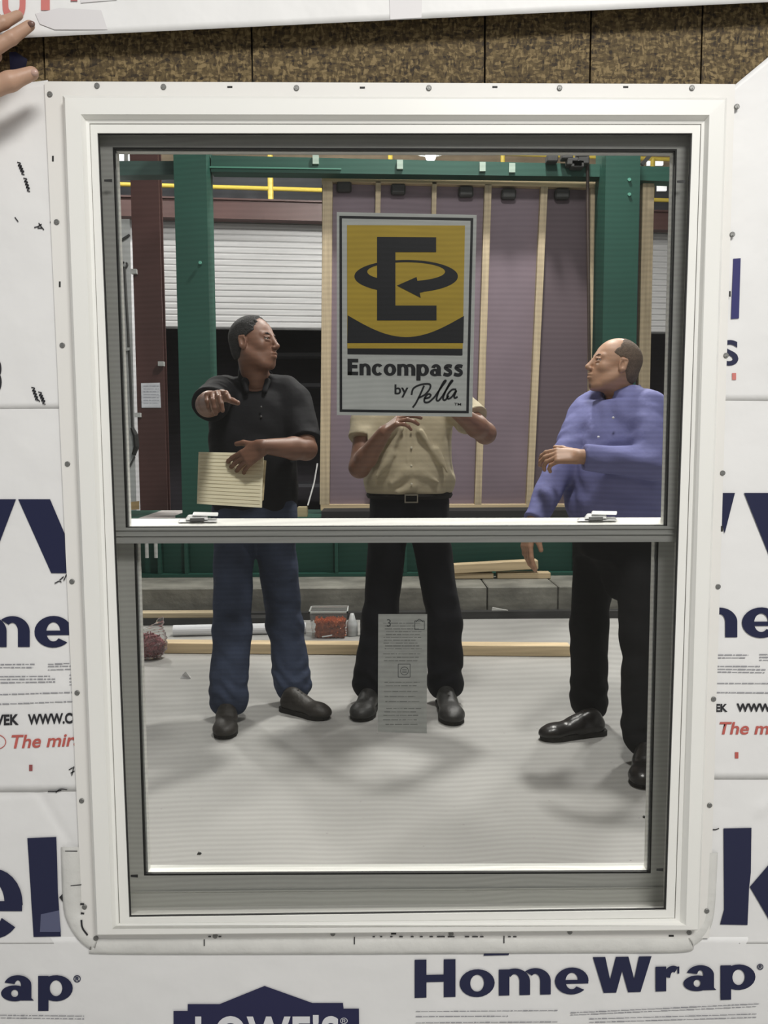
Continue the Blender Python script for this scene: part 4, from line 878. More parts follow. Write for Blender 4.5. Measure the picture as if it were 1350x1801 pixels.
# lit window, lamps
def lit(name, x0, x1, y0, y1, Y, e, label, cat, col=(1, 1, 1)):
    fr = [V(x0, y0, Y), V(x1, y0, Y), V(x1, y1, Y), V(x0, y1, Y)]
    return tag(B().prism(fr, [p+np.array((0, .04, 0)) for p in fr]).build(name, mat('lit_'+name+str(int(x0)), (.8, .8, .8), emit=(col, e))), label, cat)
sk = lit('bright_window', 190, 272, 245, 284, 11.6, 2.2, 'bright daylit window pane high at the top left', 'window', (.95, .98, 1))
for x in (222, 246): B().bar(V(x, 245, 11.55), V(x, 284, 11.55), .05, .03).build('mullion', GREYM, sk)
lit('light_tube', 1134, 1150, 266, 271, 11.5, 3, 'short bright fluorescent tube at the top right corner behind the brace', 'lamp', (1, 1, .85))
lit('light_tube', 1138, 1166, 279, 290, 11.5, 1.6, 'wide bright fluorescent fixture just above the right end of the green beam', 'lamp')
lit('light_tube', 1156, 1172, 322, 335, 11.5, 1.3, 'bright fluorescent fixture just under the right end of the green beam', 'lamp')
lit('light_tube', 477, 489, 667, 674, 12.2, 4, 'small bright light in the dark doorway beside the man in the black polo', 'lamp', (1, 1, .8))
c_ = V(757, 274, 8.2)
hl = empty('high_bay_lamp', c_, 'glowing high bay lamp seen at the top middle of the glass', 'lamp')
B().ball(tuple(c_), (.05, .05, .055), 16, 10).build('bulb', mat('bulb_glow', (1, 1, 1), emit=((1, 1, .95), 30)), hl)
B().tube([c_+np.array((0, 0, .04)), c_+np.array((0, 0, .16)), c_+np.array((0, 0, .28))], [.16, .11, .05], 20, caps=False).build('reflector', GREYM, hl)
B().tube([c_+np.array((0, 0, .28)), c_+np.array((0, 0, 2.4))], .01, 6).build('stem', DARK, hl)
for i, (x, y, z, t) in enumerate(((.9, 5.3, 5.4, 'over the middle of the hall'), (3.6, 8, 5.6, 'over the right rear of the hall'), (-3.2, 8.6, 5.6, 'over the left rear of the hall'), (.2, 9.0, 5.6, 'over the rear middle of the hall'), (-2.6, 3.2, 5.6, 'over the left front of the hall'))):
    r = empty('high_bay_lamp', (x, y, z+.06), 'grey high bay lamp hanging '+t, 'lamp')
    B().tube([(x, y, z+.05), (x, y, z+.25), (x, y, z+.45)], [.34, .22, .08], 20, caps=False).build('reflector', GREYM, r)
    B().tube([(x, y, z+.45), (x, y, 7.0)], .012, 6).build('stem', DARK, r)
o = B().box((-7, 1.45, 7.0), (7, 16, 7.1)).build('ceiling', mat('ceiling_grey', (.30, .28, .25), .8)); tag(o, kind='structure')
for i, x in enumerate((-7.1, 7.0)):
    o = B().box((x, 1.45, 0), (x+.1, 16, 7)).build('wall_left' if i == 0 else 'wall_right', mat('side_wall', (.35, .35, .35), .8)); tag(o, kind='structure')
# shelving in the dark room
sh = empty('shelf_rack', (-1.2, 12.6, 0), 'dark shelving rack barely visible in the dark opening', 'shelf')
for x in (-2.0, -.4):
    B().box((x-.03, 12.4, 0), (x+.03, 12.9, 2.6)).build('upright', mat('rack_dark', (.05, .05, .06)), sh)
for z in (.5, 1.3, 2.0, 2.45): B().box((-2.0, 12.4, z), (-.4, 12.9, z+.05)).build('shelf_board', mat('rack_dark', (.05, .05, .06)), sh)
# ------------------------------------------------------------------ people
def skinmat(name, col):
    m = mat(name, col, .5, var=.10, vscale=14, bump=.05, bscale=160); b = m.node_tree.nodes['Principled BSDF']
    b.inputs['Subsurface Weight'].default_value = .12; b.inputs['Subsurface Radius'].default_value = (.01, .004, .002); b.inputs['Subsurface Scale'].default_value = .5
    return m
def n3(f, ph=0.0):                         # cheap smooth noise
    def g(x, y, z):
        a = np.sin(f*(1.0*x+.35*z)+2.1*np.sin(f*.6*y+1.3*ph)+ph); b = np.sin(f*(.9*z-.45*x)+1.7*np.sin(f*.5*x+ph)+2*ph); c = np.sin(f*(1.1*y+.3*z)+1.9*np.sin(f*.55*z-ph)+.7*ph)
        return (a*b+b*c+c*a)/2
    return g
def rotm(yaw, pitch=0.0, roll=0.0):        # columns: forward, left, up
    cy_, sy_ = math.cos(yaw), math.sin(yaw); f = np.array((cy_, sy_, 0.)); l = np.array((-sy_, cy_, 0.)); u = np.array((0, 0, 1.))
    f2 = f*math.cos(pitch)+u*math.sin(pitch); u2 = -f*math.sin(pitch)+u*math.cos(pitch)
    l3 = l*math.cos(roll)+u2*math.sin(roll); u3 = -l*math.sin(roll)+u2*math.cos(roll)
    return np.stack([f2, l3, u3], 1)
def head(c, R, s, neck_base, kind, h=.003):
    """returns skin data, hair data, and the local frame function; c = middle of the head at eye level"""
    c = np.array(c, float)
    def P(x, y, z): return c+s*(R@np.array((x, y, z), float))
    f = Field(c-.19, c+.19, h); f.lo = np.minimum(f.lo, neck_base-.05); f = Field(np.minimum(c-.17, neck_base-.06), np.maximum(c+.17, neck_base+.06), h)
    E = lambda p, r, k=.015, sub=False: f.ell(P(*p), np.array(r)*s, R, k=k*s, sub=sub)
    K = lambda a, ra, b, rb, k=.012, sub=False: f.cone(P(*a), ra*s, P(*b), rb*s, k=k*s, sub=sub)
    E((-.016, 0, .030), (.097, .077, .084)); E((.028, 0, -.020), (.060, .062, .080), .03)
    E((.018, 0, -.070), (.056, .056, .045), .03); K((.062, -.012, -.106), .017, (.062, .012, -.106), .017, .02)   # jaw, chin
    for sg in (-1, 1):
        K((-.008, sg*.060, -.045), .016, (.045, sg*.030, -.098), .016, .03)      # jaw line
        E((.055, sg*.040, -.028), (.022, .020, .018), .02)                         # cheekbones
        K((.076, sg*.012, .018), .010, (.066, sg*.042, .016), .009, .012)         # brow
    E((.066, 0, -.066), (.026, .030, .030), .02)                                   # muzzle
    for sg in (-1, 1): E((.090, sg*.031, -.002), (.014, .015, .010), .014, True)    # sockets
    K((.086, 0, .008), .007, (.106, 0, -.034), .0115, .010)                        # nose
    E((.107, 0, -.036), (.010, .010, .009), .006)
    for sg in (-1, 1):
        E((.097, sg*.012, -.040), (.009, .008, .007), .006); E((.098, sg*.0065, -.048), (.004, .003, .004), .003, True)
        K((.080, sg*.044, .003), .0042, (.0850, sg*.020, .006), .0046, .004)       # upper lid
        K((.080, sg*.043, -.009), .0040, (.084, sg*.020, -.010), .0040, .004)
    K((.090, -.016, -.064), .0055, (.094, 0, -.063), .0065, .004); K((.094, 0, -.063), .0065, (.090, .016, -.064), .0055, .004)
    K((.087, -.014, -.076), .0065, (.091, .0, -.077), .0075, .004); K((.091, 0, -.077), .0075, (.087, .014, -.076), .0065, .004)
    K((.099, -.020, -.070), .0022, (.099, .020, -.070), .0022, .003, True)         # mouth line
    if kind.get('goatee'): pass
    for sg in (-1, 1):                                                             # ears
        Re = R
        f.ell(P(-.008, sg*.082, -.010), np.array((.018, .010, .031))*s, R@np.array([[1, 0, 0], [0, 1, 0], [0, 0, 1]]), k=.006*s)
        f.ell(P(-.003, sg*.092, -.006), np.array((.010, .008, .018))*s, R, k=.003*s, sub=True)
        K((-.022, sg*.088, .010), .0045, (-.018, sg*.088, -.026), .0045, .004); K((.002, sg*.084, .016), .004, (-.018, sg*.089, .016), .0045, .004)
    f.cone(P(-.028, 0, -.060), .056*s, neck_base, .064*s, k=.03)
    if 'adam' in kind: f.cone(P(.02, 0, -.125), .012*s, P(.012, 0, -.15), .012*s, k=.02)
    skin = f.data()
    # hair shell: skull grown a little, kept behind the hairline
    g = Field(c-.16, c+.16, h); t = kind['hair_t']
    g.ell(P(-.016, 0, .030), (np.array((.097, .077, .084))+t)*s, R, k=.01)
    g.ell(P(-.050, 0, -.025), (np.array((.056, .062, .060))+t*.6)*s, R, k=.02)
    hl = kind['line']
    def keep(X, Y, Z):
        q = [X-c[0], Y-c[1], Z-c[2]]; x, y, z = [(sum(R[j, i]*q[j] for j in range(3)))/s for i in range(3)]
        wob = .0015*np.sin(230*y+4*np.sin(90*z))+.001*np.sin(310*z)
        front = x-(hl['front']+hl['slope']*(z-.06)-.9*np.maximum(0, np.abs(y)-.045)*hl.get('temple', 1))   # behind the forehead line
        side = (-z+hl['low']+.6*np.clip(x+.03, 0, .2))                                                       # above the sideburn line
        nape = -z-.062
        d1 = np.where(x > -.020, np.maximum(front, side), nape-.0)
        ear = .022-np.sqrt(((x+.006)/1.0)**2+((z+.010)/1.5)**2)
        ear = np.where(np.abs(y) > .055, ear, -1)
        r = np.maximum(d1, ear)
        if hl.get('bald'): r = np.maximum(r, (z-hl['bald']+.4*(x)))
        return (r+wob)*s
    g.inter(keep); hair = g.data()
    return skin, hair, P
def eyes(P, s, par, gaze=(0, 0)):
    EW = mat('eye_white', (.36, .32, .29), .3); EI = mat('eye_dark', (.03, .018, .012), .2)
    for sg in (-1, 1):
        c = P(.0735, sg*.031, -.002); e = B().ball(tuple(c), .0122*s, 12, 8).build('eye', EW, par, smooth=True)
        q = P(.0825, sg*.031+gaze[0], -.002+gaze[1]); B().ball(tuple(q), .0046*s, 10, 6).build('iris', EI, e, smooth=True)
def brows(P, s, par, m):
    for sg in (-1, 1): B().tube([P(.0862, sg*.014, .015), P(.0835, sg*.030, .021), P(.072, sg*.046, .017)], [.0030*s, .0036*s, .002*s], 6).build('eyebrow', m, par, smooth=True)
def hand(f, wrist, palm_dir, back, s=1.0, curls=(.5, .5, .5, .5), thumb=(.6, .5, .3), left=True, spread=.10, k=.006, fl=1.0):
    """adds a hand to field f: palm_dir along the fingers, back = normal of the back of the hand"""
    w = np.array(wrist, float); d = np.array(palm_dir, float); d /= np.linalg.norm(d); n = np.array(back, float); n -= d*(n@d); n /= np.linalg.norm(n)
    x = np.cross(d, n)*(1 if left else -1)          # towards the thumb side
    def Q(a, b_, c_): return w+s*(x*a+d*b_+n*c_)
    for a in (-.026, -.009, .009, .026): f.cone(Q(a*.75, .012, 0), .015*s, Q(a, .080, 0), .0115*s, k=.012*s)
    f.cone(Q(.018, .02, -.006), .016*s, Q(.030, .045, -.008), .012*s, k=.014*s)
    L = ((.045, .026, .020), (.050, .030, .022), (.046, .028, .021), (.036, .021, .018)); A = (.028, .0095, -.0095, -.028)
    for i in range(4):
        p = Q(A[i], .082-(.006 if i == 3 else 0), .001); ang = 0.0; sp = spread*(1.5-i)
        r = (.0098, .0098, .0094, .0084)[i]
        for j in range(3):
            ang += curls[i]*(1.0, 1.1, .8)[j]
            v = (d*math.cos(sp)+x*math.sin(sp))*math.cos(ang)-n*math.sin(ang); q = p+v*L[i][j]*s*fl
            f.cone(p, r*s*(1-.06*j), q, r*s*(.95-.07*j), k=.004*s); p = q
    p = Q(.030, .030, -.006); v = x*thumb[0]+d*thumb[1]-n*thumb[2]; v /= np.linalg.norm(v); q = p+v*.040*s; f.cone(p, .0135*s, q, .0110*s, k=.008*s)
    v2 = v*.75+d*.45-n*.12; v2 /= np.linalg.norm(v2); q2 = q+v2*.030*s; f.cone(q, .0110*s, q2, .0092*s, k=.005*s)
def limb(pts, rs, h, hands=(), lo=None):
    P_ = [np.array(p, float) for p in pts]; mn = np.min(P_, 0)-.10; mx = np.max(P_, 0)+.10
    for (w_, *_r) in hands: mn = np.minimum(mn, np.array(w_)-.22); mx = np.maximum(mx, np.array(w_)+.22)
    f = Field(mn, mx, h)
    for i in range(len(P_)-1): f.cone(P_[i], rs[i], P_[i+1], rs[i+1], k=.015)
    for (w_, dd, nn, kw) in hands: hand(f, w_, dd, nn, **kw)
    return f
def mid(a, b, t=.5): return np.array(a)*(1-t)+np.array(b)*t
def shoe(name, heel, toe, m, sole_m, par, s=1.0, wid=.047, h=.004):
    heel = np.array(heel, float); toe = np.array(toe, float); heel[2] = toe[2] = 0; d = toe-heel; L = np.linalg.norm(d); d /= L; yaw = math.atan2(d[1], d[0]); R = rotm(yaw)
    def P(a, b_, z): return heel+R@np.array((a*L, b_, z))
    f = Field(np.minimum(heel, toe)-.09, np.maximum(heel, toe)+np.array((.09, .09, .20)), h)
    f.cone(P(.14, 0, .043), .038, P(.40, 0, .043), .040, k=.02).cone(P(.40, 0, .045), .042, P(.80, 0, .030), wid, k=.02, flat=(np.array((0, 0, 1.)), .75)); f.cone(P(.80, 0, .028), wid*.95, P(.90, 0, .026), wid*.80, k=.02, flat=(np.array((0, 0, 1.)), .7))
    f.cone(P(.18, 0, .05), .036, P(.19, 0, .075), .036, k=.02).cone(P(.28, 0, .078), .032, P(.50, 0, .052), .031, k=.02)
    f.clip((0, 0, .018), (0, 0, -1))
    o = np_mesh(name, [f.data()], m, par)
    out = []
    for (a, b_) in ((-.02, 0), (.0, .027), (.08, .039), (.30, .038), (.55, .044), (.74, .051), (.88, .045), (.97, .026), (1.0, 0)): out.append((a, b_))
    pts = [P(a, b_*wid/.047, 0) for a, b_ in out]+[P(a, -b_*wid/.047, 0) for a, b_ in reversed(out[1:-1])]
    B().prism([p+np.array((0, 0, .022)) for p in pts], [p+np.array((0, 0, .001)) for p in pts]).build('sole', sole_m, o)
    b = B()
    for t in (.36, .44, .52): b.tube([P(t-.02, -.022, .094-.11*(t-.36)), P(t, 0, .1055-.12*(t-.36)), P(t-.02, .022, .094-.11*(t-.36))], .0028, 6)
    b.build('shoelace', mat('lace_dark', (.03, .028, .026)), o)
    return o
def trousers(hips, knees, ankles, rs, pel, top_z, m, par, yaw, h=.006, fold=.006, ph=0.0, top=None, name='trousers', seat=None):
    allp = np.array(list(hips)+list(knees)+list(ankles)); f = Field(allp.min(0)-.17, allp.max(0)+np.array((.17, .17, .22)), h)
    for i in (0, 1): f.cone(hips[i], rs[0], knees[i], rs[1], k=.035).cone(knees[i], rs[1], ankles[i], rs[2], k=.03)
    f.stack(top, yaw, k=.05, n=2.3)
    if seat is not None: f.cone(seat[0], .10, seat[1], .055, k=.06)
    g1 = n3(24, ph); g2 = n3(55, ph+2)
    az = min(a[2] for a in ankles)
    def fn(x, y, z):
        low = np.clip((z-az)/.45, 0, 1); a = fold*(1.1-.5*low); kn = np.exp(-((z-knees[0][2])/.10)**2)
        return a*g1(x*.8+z*.5, y, z*.8)+.45*a*g2(x*.7+z*.45, y, z*.7)+fold*.6*np.sin((z*85)+25*x+3*np.sin(30*x))*np.exp(-((z-az-.05)/.05)**2)+.45*fold*kn*np.sin(45*z+35*x)
    f.warp(fn)
    cut = []
    X, Y, Z = f.grid((0, 0, 0), f.n)
    for i in (0, 1):                       # hem of each leg
        a = np.array(ankles[i]); near = ((X-a[0])**2+(Y-a[1])**2) < .15**2
        hem = (a[2]-.068-Z)-.10*(Y-a[1])*0
        f.F = np.where(near, np.maximum(f.F, hem.astype(np.float32)), f.F)
    f.F = np.maximum(f.F, (Z-top_z).astype(np.float32))
    return np_mesh(name, [f.data()], m, par)
def fabric(name, col, rough=.85, var=.1, bump=.35, bs=14, sheen=.0, vs=6): return mat(name, col, rough, var=var, vscale=vs, bump=bump, bscale=bs, sheen=sheen, spec=.25)
SOLE = mat('sole_black', (.02, .018, .016), .8)
def A3(*p): return np.array(p, float)
# ---------------- man in the black polo
def man_polo():
    Y0 = 3.62; sk = skinmat('skin_tan', (.20, .100, .065)); HAIR = mat('hair_grey_black', (.018, .017, .017), .75, var=.6, vscale=90, bump=.8, bscale=260)
    nb = V(452, 672, 3.66); hc = V(448, 603, 3.60); R = rotm(math.radians(-24), math.radians(8), math.radians(-4))
    skin, hair, P = head(hc, R, 1.0, nb, dict(hair_t=.007, line=dict(front=.052, slope=-.35, low=-.004)))
    # arms
    shR, elR, wrR = V(388, 695, 3.62), V(366, 712, 3.33), V(378, 702, 3.08)
    shL, elL, wrL = V(518, 702, 3.66), V(538, 790, 3.52), V(462, 785, 3.33)
    dR = V(404, 690, 3.00)-wrR; a1 = limb([shR, elR, mid(elR, wrR, .3), wrR], [.056, .047, .046, .031], .0035, [(wrR+(wrR-elR)*.02, (.10, -.55, .10), (-.15, -.1, 1), dict(s=1.02, curls=(.32, .55, .75, .85), thumb=(.7, .45, .55), left=False, spread=.13))])
    a2 = limb([shL, elL, mid(elL, wrL, .3), wrL], [.056, .046, .047, .029], .0035, [(wrL, (-.50, -.02, -.34), (-.10, -1, .15), dict(s=1.05, curls=(.34, .38, .42, .45), thumb=(.55, .5, .2), left=True, spread=.10))])
    tor = [(V(447, 905, 3.64)[0], 3.66, .90, .165, .115), (V(447, 905, 3.64)[0], 3.65, 1.02, .175, .13), (V(447, 850, 3.64)[0], 3.64, 1.15, .178, .13), (V(449, 790, 3.64)[0], 3.65, 1.27, .185, .125), (V(452, 720, 3.64)[0], 3.67, 1.38, .17, .10), (V(453, 690, 3.64)[0], 3.68, 1.44, .12, .07), (nb[0], 3.67, 1.475, .06, .055)]
    f = Field((tor[0][0]-.3, 3.45, .05), (tor[0][0]+.3, 3.95, 1.5), .009)
    f.stack(tor, -PI/2, k=.02)
    hips = [V(412, 925, 3.64), V(482, 925, 3.64)]; knees = [V(408, 1105, 3.53), V(500, 1100, 3.74)]; ank = [G(402, 1268, .0)+A3(0, .02, .10), G(515, 1240, .0)+A3(0, .0, .10)]
    for i in (0, 1): f.chain([hips[i], knees[i], ank[i]], [.078, .05, .035], k=.02)
    body = np_mesh('person', [skin, a1.data(), a2.data(), f.data()], sk)
    tag(body, 'man in black polo and blue jeans pointing, behind the left side of the glass', 'person')
    o = np_mesh('hair', [hair], HAIR, body); eyes(P, 1.0, body, (-.002, .001)); brows(P, 1.0, body, HAIR)
    # polo shirt
    s = Field((tor[0][0]-.38, 3.15, .84), (tor[0][0]+.40, 3.95, 1.56), .0055)
    s.stack(tor, -PI/2, k=.02, grow=.016)
    s.cone(V(400, 682, 3.67), .062, shR, .072, k=.04).cone(shR, .074, mid(shR, elR, .80), .074, k=.03)
    s.cone(V(505, 688, 3.68), .066, shL, .070, k=.04).cone(shL, .072, mid(shL, elL, .88), .070, k=.03)
    for sg in (-1, 1): s.cone(nb+A3(sg*.035, .01, -.01), .050, nb+A3(sg*.13, .01, -.055), .058, k=.03)
    s.cone((tor[3][0]-.03, 3.60, 1.06), .12, (tor[3][0]+.02, 3.60, 1.12), .12, k=.05)
    g = n3(17, 1.0); g2 = n3(42, 3.0); s.warp(lambda x, y, z: .0075*g(x*1.2, y, z*.9)+.003*g2(x, y, z))
    X, Yg, Z = s.grid((0, 0, 0), s.n)
    eR = mid(shR, elR, .86); dn = (elR-shR)/np.linalg.norm(elR-shR); d_ = ((X-eR[0])*dn[0]+(Yg-eR[1])*dn[1]+(Z-eR[2])*dn[2]); nr = ((X-eR[0])**2+(Yg-eR[1])**2+(Z-eR[2])**2) < .14**2
    s.F = np.where(nr & (d_ > -.10) & (Yg < 3.50), np.maximum(s.F, d_.astype(np.float32)), s.F)
    eL = mid(shL, elL, .84); dn = (elL-shL)/np.linalg.norm(elL-shL); d_ = ((X-eL[0])*dn[0]+(Yg-eL[1])*dn[1]+(Z-eL[2])*dn[2]); nr = ((X-eL[0])**2+(Yg-eL[1])**2+(Z-eL[2])**2) < .105**2
    s.F = np.where(nr & (X > eL[0]-.06), np.maximum(s.F, d_.astype(np.float32)), s.F)
    s.F = np.maximum(s.F, (.885-Z).astype(np.float32))
    s.cone(nb+A3(0, -.03, .0), .062, nb+A3(.01, -.12, .01), .03, k=.01, sub=True)
    POLO = fabric('polo_black', (.006, .006, .008), .8, bump=.8, bs=9)
    np_mesh('polo_shirt', [s.data()], POLO, body)
    c = Field(nb-.16, nb+.16, .004)
    c.cone(nb+A3(-.005, .012, -.01), .086, nb+A3(-.005, .004, .035), .077, k=.01); c.cone(nb+A3(0, .0, -.06), .072, nb+A3(.005, -.005, .09), .070, k=.004, sub=True); c.cone(nb+A3(.01, -.05, .0), .030, nb+A3(.012, -.10, -.03), .02, k=.01, sub=True); c.cone(nb+A3(-.045, -.070, .0), .013, nb+A3(-.03, -.105, -.045), .011, k=.012); c.cone(nb+A3(.055, -.065, .0), .013, nb+A3(.045, -.100, -.045), .011, k=.012)
    np_mesh('collar', [c.data()], POLO, body)
    for k in range(2):
        q = V(459, 716+k*17, 3.52); B().ball(tuple(q), .005, 8, 6).build('button', mat('button_dark', (.06, .06, .06), .4), body)
    JEAN = fabric('denim_blue', (.044, .058, .100), .85, var=.5, bump=.7, bs=12, vs=5)
    top = [(tor[0][0], 3.66, .80, .155, .125), (tor[0][0], 3.66, .90, .182, .135), (tor[0][0], 3.66, .97, .178, .135)]
    trousers(hips, knees, ank, (.092, .080, .086), None, .955, JEAN, body, -PI/2, fold=.006, ph=.5, top=top, name='jeans')
    SH = mat('shoe_brown_black', (.028, .024, .020), .55, bump=.2, bscale=60)
    shoe('shoe', G(401, 1264), G(395, 1301), SH, SOLE, body); shoe('shoe', G(497, 1248), G(576, 1266), SH, SOLE, body)
    # pad of paper he holds
    PADM = mat('pad_yellow', (.86, .80, .58), .7, var=.04); LINE = mat('pad_line', (.60, .54, .37), .7)
    pd = B(); fr = [V(349, 795, 3.385), V(463, 797, 3.395), V(460, 893, 3.300), V(346, 886, 3.290)]
    o = pd.prism(fr, [p+A3(0, .014, 0) for p in fr]).build('paper_pad', PADM)
    tag(o, 'pale yellow ruled paper pad held by the man in the black polo', 'pad')
    b = B()
    for k in range(14):
        t = (k+.8)/14.6; a, c_ = mid(fr[0], fr[3], t), mid(fr[1], fr[2], t); b.bar(mid(a, c_, .03)+A3(0, -.0006, 0), mid(a, c_, .97)+A3(0, -.0006, 0), .0016, .0006)
    b.build('ruled_lines', LINE, o)['kind'] = 'stuff'
    fr2 = [V(440, 806, 3.410), V(468, 810, 3.415), V(463, 880, 3.335), V(440, 890, 3.330)]
    B().prism(fr2, [p+A3(0, .006, 0) for p in fr2]).build('under_sheet', mat('pad_under', (.55, .46, .27), .7), o)
    return body
# ---------------- man in the cream shirt behind the sign
def man_cream():
    sk = skinmat('skin_brown', (.22, .112, .074)); HAIR = mat('hair_dark', (.02, .017, .015), .7, bump=.8, bscale=260)
    hc = V(716, 600, 3.74); nb = V(717, 668, 3.80); R = rotm(math.radians(-92), math.radians(3))
    skin, hair, P = head(hc, R, 1.0, nb, dict(hair_t=.008, line=dict(front=.056, slope=-.3, low=-.004)))
    shR, elR, wrR = V(652, 700, 3.80), V(632, 822, 3.66), V(676, 760, 3.50)
    shL, elL, wrL = V(790, 700, 3.80), V(853, 762, 3.62), V(800, 722, 3.46)
    a1 = limb([shR, elR, mid(elR, wrR, .3), wrR], [.052, .046, .046, .030], .0035, [(wrR, (.30, -.22, .26), (-.6, -.2, .5), dict(curls=(.25, .4, .5, .6), thumb=(.6, .6, .4), left=False, spread=.08))])
    a2 = limb([shL, elL, mid(elL, wrL, .3), wrL], [.052, .046, .046, .030], .0035, [(wrL, (-.55, -.30, .45), (.3, -.2, .6), dict(curls=(.4, .5, .6, .6), thumb=(.5, .6, .4), left=True, spread=.08))])
    cx = V(720, 870, 3.80)[0]; yy = 3.82
    tor = [(cx, yy, .90, .172, .125), (cx, yy, 1.00, .180, .135), (cx, yy-.01, 1.12, .178, .135), (cx, yy, 1.26, .180, .125), (cx, yy+.01, 1.38, .175, .105), (cx, yy+.02, 1.45, .13, .075), (nb[0], yy+.01, 1.485, .06, .055)]
    f = Field((cx-.35, 3.5, .05), (cx+.35, 4.1, 1.5), .009); f.stack(tor, -PI/2, k=.02)
    hips = [V(683, 930, 3.80), V(755, 930, 3.80)]; knees = [V(668, 1090, 3.74), V(781, 1090, 3.72)]; ank = [G(652, 1238)+A3(0, 0, .10), G(783, 1238)+A3(0, 0, .10)]
    for i in (0, 1): f.chain([hips[i], knees[i], ank[i]], [.078, .05, .035], k=.02)
    body = np_mesh('person', [skin, a1.data(), a2.data(), f.data()], sk)
    tag(body, 'man in cream short-sleeved shirt and black trousers, head hidden behind the sign sticker', 'person')
    np_mesh('hair', [hair], HAIR, body); eyes(P, 1.0, body); brows(P, 1.0, body, HAIR)
    s = Field((cx-.42, 3.4, .95), (cx+.44, 4.1, 1.56), .005)
    s.stack([(cx, yy, .955, .170, .125), (cx, yy, .985, .186, .137), (cx, yy, 1.04, .196, .147)]+[tor[2], tor[3], tor[4], tor[5], tor[6]], -PI/2, k=.02, grow=.014)
    s.cone(V(672, 690, 3.82), .062, shR, .070, k=.04).cone(shR, .072, mid(shR, elR, .62), .078, k=.03)
    s.cone(V(770, 690, 3.82), .062, shL, .070, k=.04).cone(shL, .072, mid(shL, elL, .66), .078, k=.03)
    for (a, b_, r) in (((700, 740), (668, 790), .010), ((706, 755), (674, 820), .009), ((740, 760), (775, 815), .009), ((712, 835), (690, 850), .009), ((715, 825), (745, 838), .009), ((738, 830), (770, 848), .009), ((726, 855), (700, 866), .008), ((770, 790), (786, 830), .007), ((690, 800), (662, 838), .008)):
        s.cone(V(*a, 3.665), r, V(*b_, 3.665), r*.5, k=.03)
    g = n3(20, 4.0); g2 = n3(44, 1.0); s.warp(lambda x, y, z: .006*g(x*1.3+z*.6, y, z)+.003*g2(x, y, z))
    for dl in (-.015, .015): s.chain([A3(q[0]+dl, q[1]-q[4]-.0135, q[2]) for q in tor[1:5]], [.0035]*4, k=.004)
    X, Yg, Z = s.grid((0, 0, 0), s.n)
    for (sh_, el_, t) in ((shR, elR, .62), (shL, elL, .66)):
        e_ = mid(sh_, el_, t); dn = (el_-sh_)/np.linalg.norm(el_-sh_); d_ = ((X-e_[0])*dn[0]+(Yg-e_[1])*dn[1]+(Z-e_[2])*dn[2]); nr = (((X-e_[0])**2+(Yg-e_[1])**2+(Z-e_[2])**2) < .13**2) & (np.abs(X-cx) > .19)
        s.F = np.where(nr, np.maximum(s.F, d_.astype(np.float32)), s.F)
    s.F = np.maximum(s.F, (.972-Z).astype(np.float32)); s.cone(nb+A3(0, -.04, 0), .06, nb+A3(0, -.12, .0), .03, k=.01, sub=True)
    CR = fabric('shirt_cream', (.44, .385, .27), .8, var=.06, bump=.8, bs=10)
    np_mesh('shirt', [s.data()], CR, body)
    c = Field(nb-.16, nb+.16, .004); c.cone(nb+A3(0, .015, -.01), .080, nb+A3(0, .008, .022), .071, k=.01); c.cone(nb+A3(0, 0, -.06), .068, nb+A3(0, 0, .05), .062, k=.004, sub=True)
    np_mesh('collar', [c.data()], CR, body)
    pk = B(); 
    for i, z in enumerate((1.02, 1.10, 1.18, 1.26, 1.34)):
        yb = yy-np.interp(z, [1.02, 1.12, 1.26, 1.38], [.168, .152, .145, .125])-.004; B().ball((cx+.002, yb-.004, z), .0055, 8, 6).build('button', mat('button_pale', (.6, .56, .45), .4), body)
    TR = fabric('trousers_black', (.006, .006, .009), .85, var=.2, bump=.9, bs=8)
    top = [(cx, yy, .80, .16, .125), (cx, yy, .90, .182, .135), (cx, yy, .985, .176, .133)]
    trousers(hips, knees, ank, (.090, .078, .084), None, .972, TR, body, -PI/2, fold=.0055, ph=2.2, top=top)
    B().tube([(cx+.185*math.cos(t), yy+.142*math.sin(t), .962) for t in np.linspace(0, 2*PI, 30)], .017, 6).build('belt', mat('belt_black', (.008, .007, .007), .75, spec=.2), body)
    q = V(723, 877, yy-.163); bk = B(); w_, h_ = .030, .019
    for (a, c_) in (((-w_, -h_), (w_, -h_+.005)), ((-w_, h_-.005), (w_, h_)), ((-w_, -h_+.005), (-w_+.005, h_-.005)), ((w_-.005, -h_+.005), (w_, h_-.005))): bk.box((q[0]+a[0], q[1]-.004, q[2]+a[1]), (q[0]+c_[0], q[1]+.004, q[2]+c_[1]))
    bk.build('belt_buckle', mat('buckle_metal', (.35, .33, .28), .3, .9), body)
    SH = mat('shoe_black', (.022, .021, .020), .5, bump=.2, bscale=60)
    shoe('shoe', G(656, 1234), G(632, 1270), SH, SOLE, body, wid=.052); shoe('shoe', G(780, 1236), G(798, 1277), SH, SOLE, body, wid=.052)
    return body
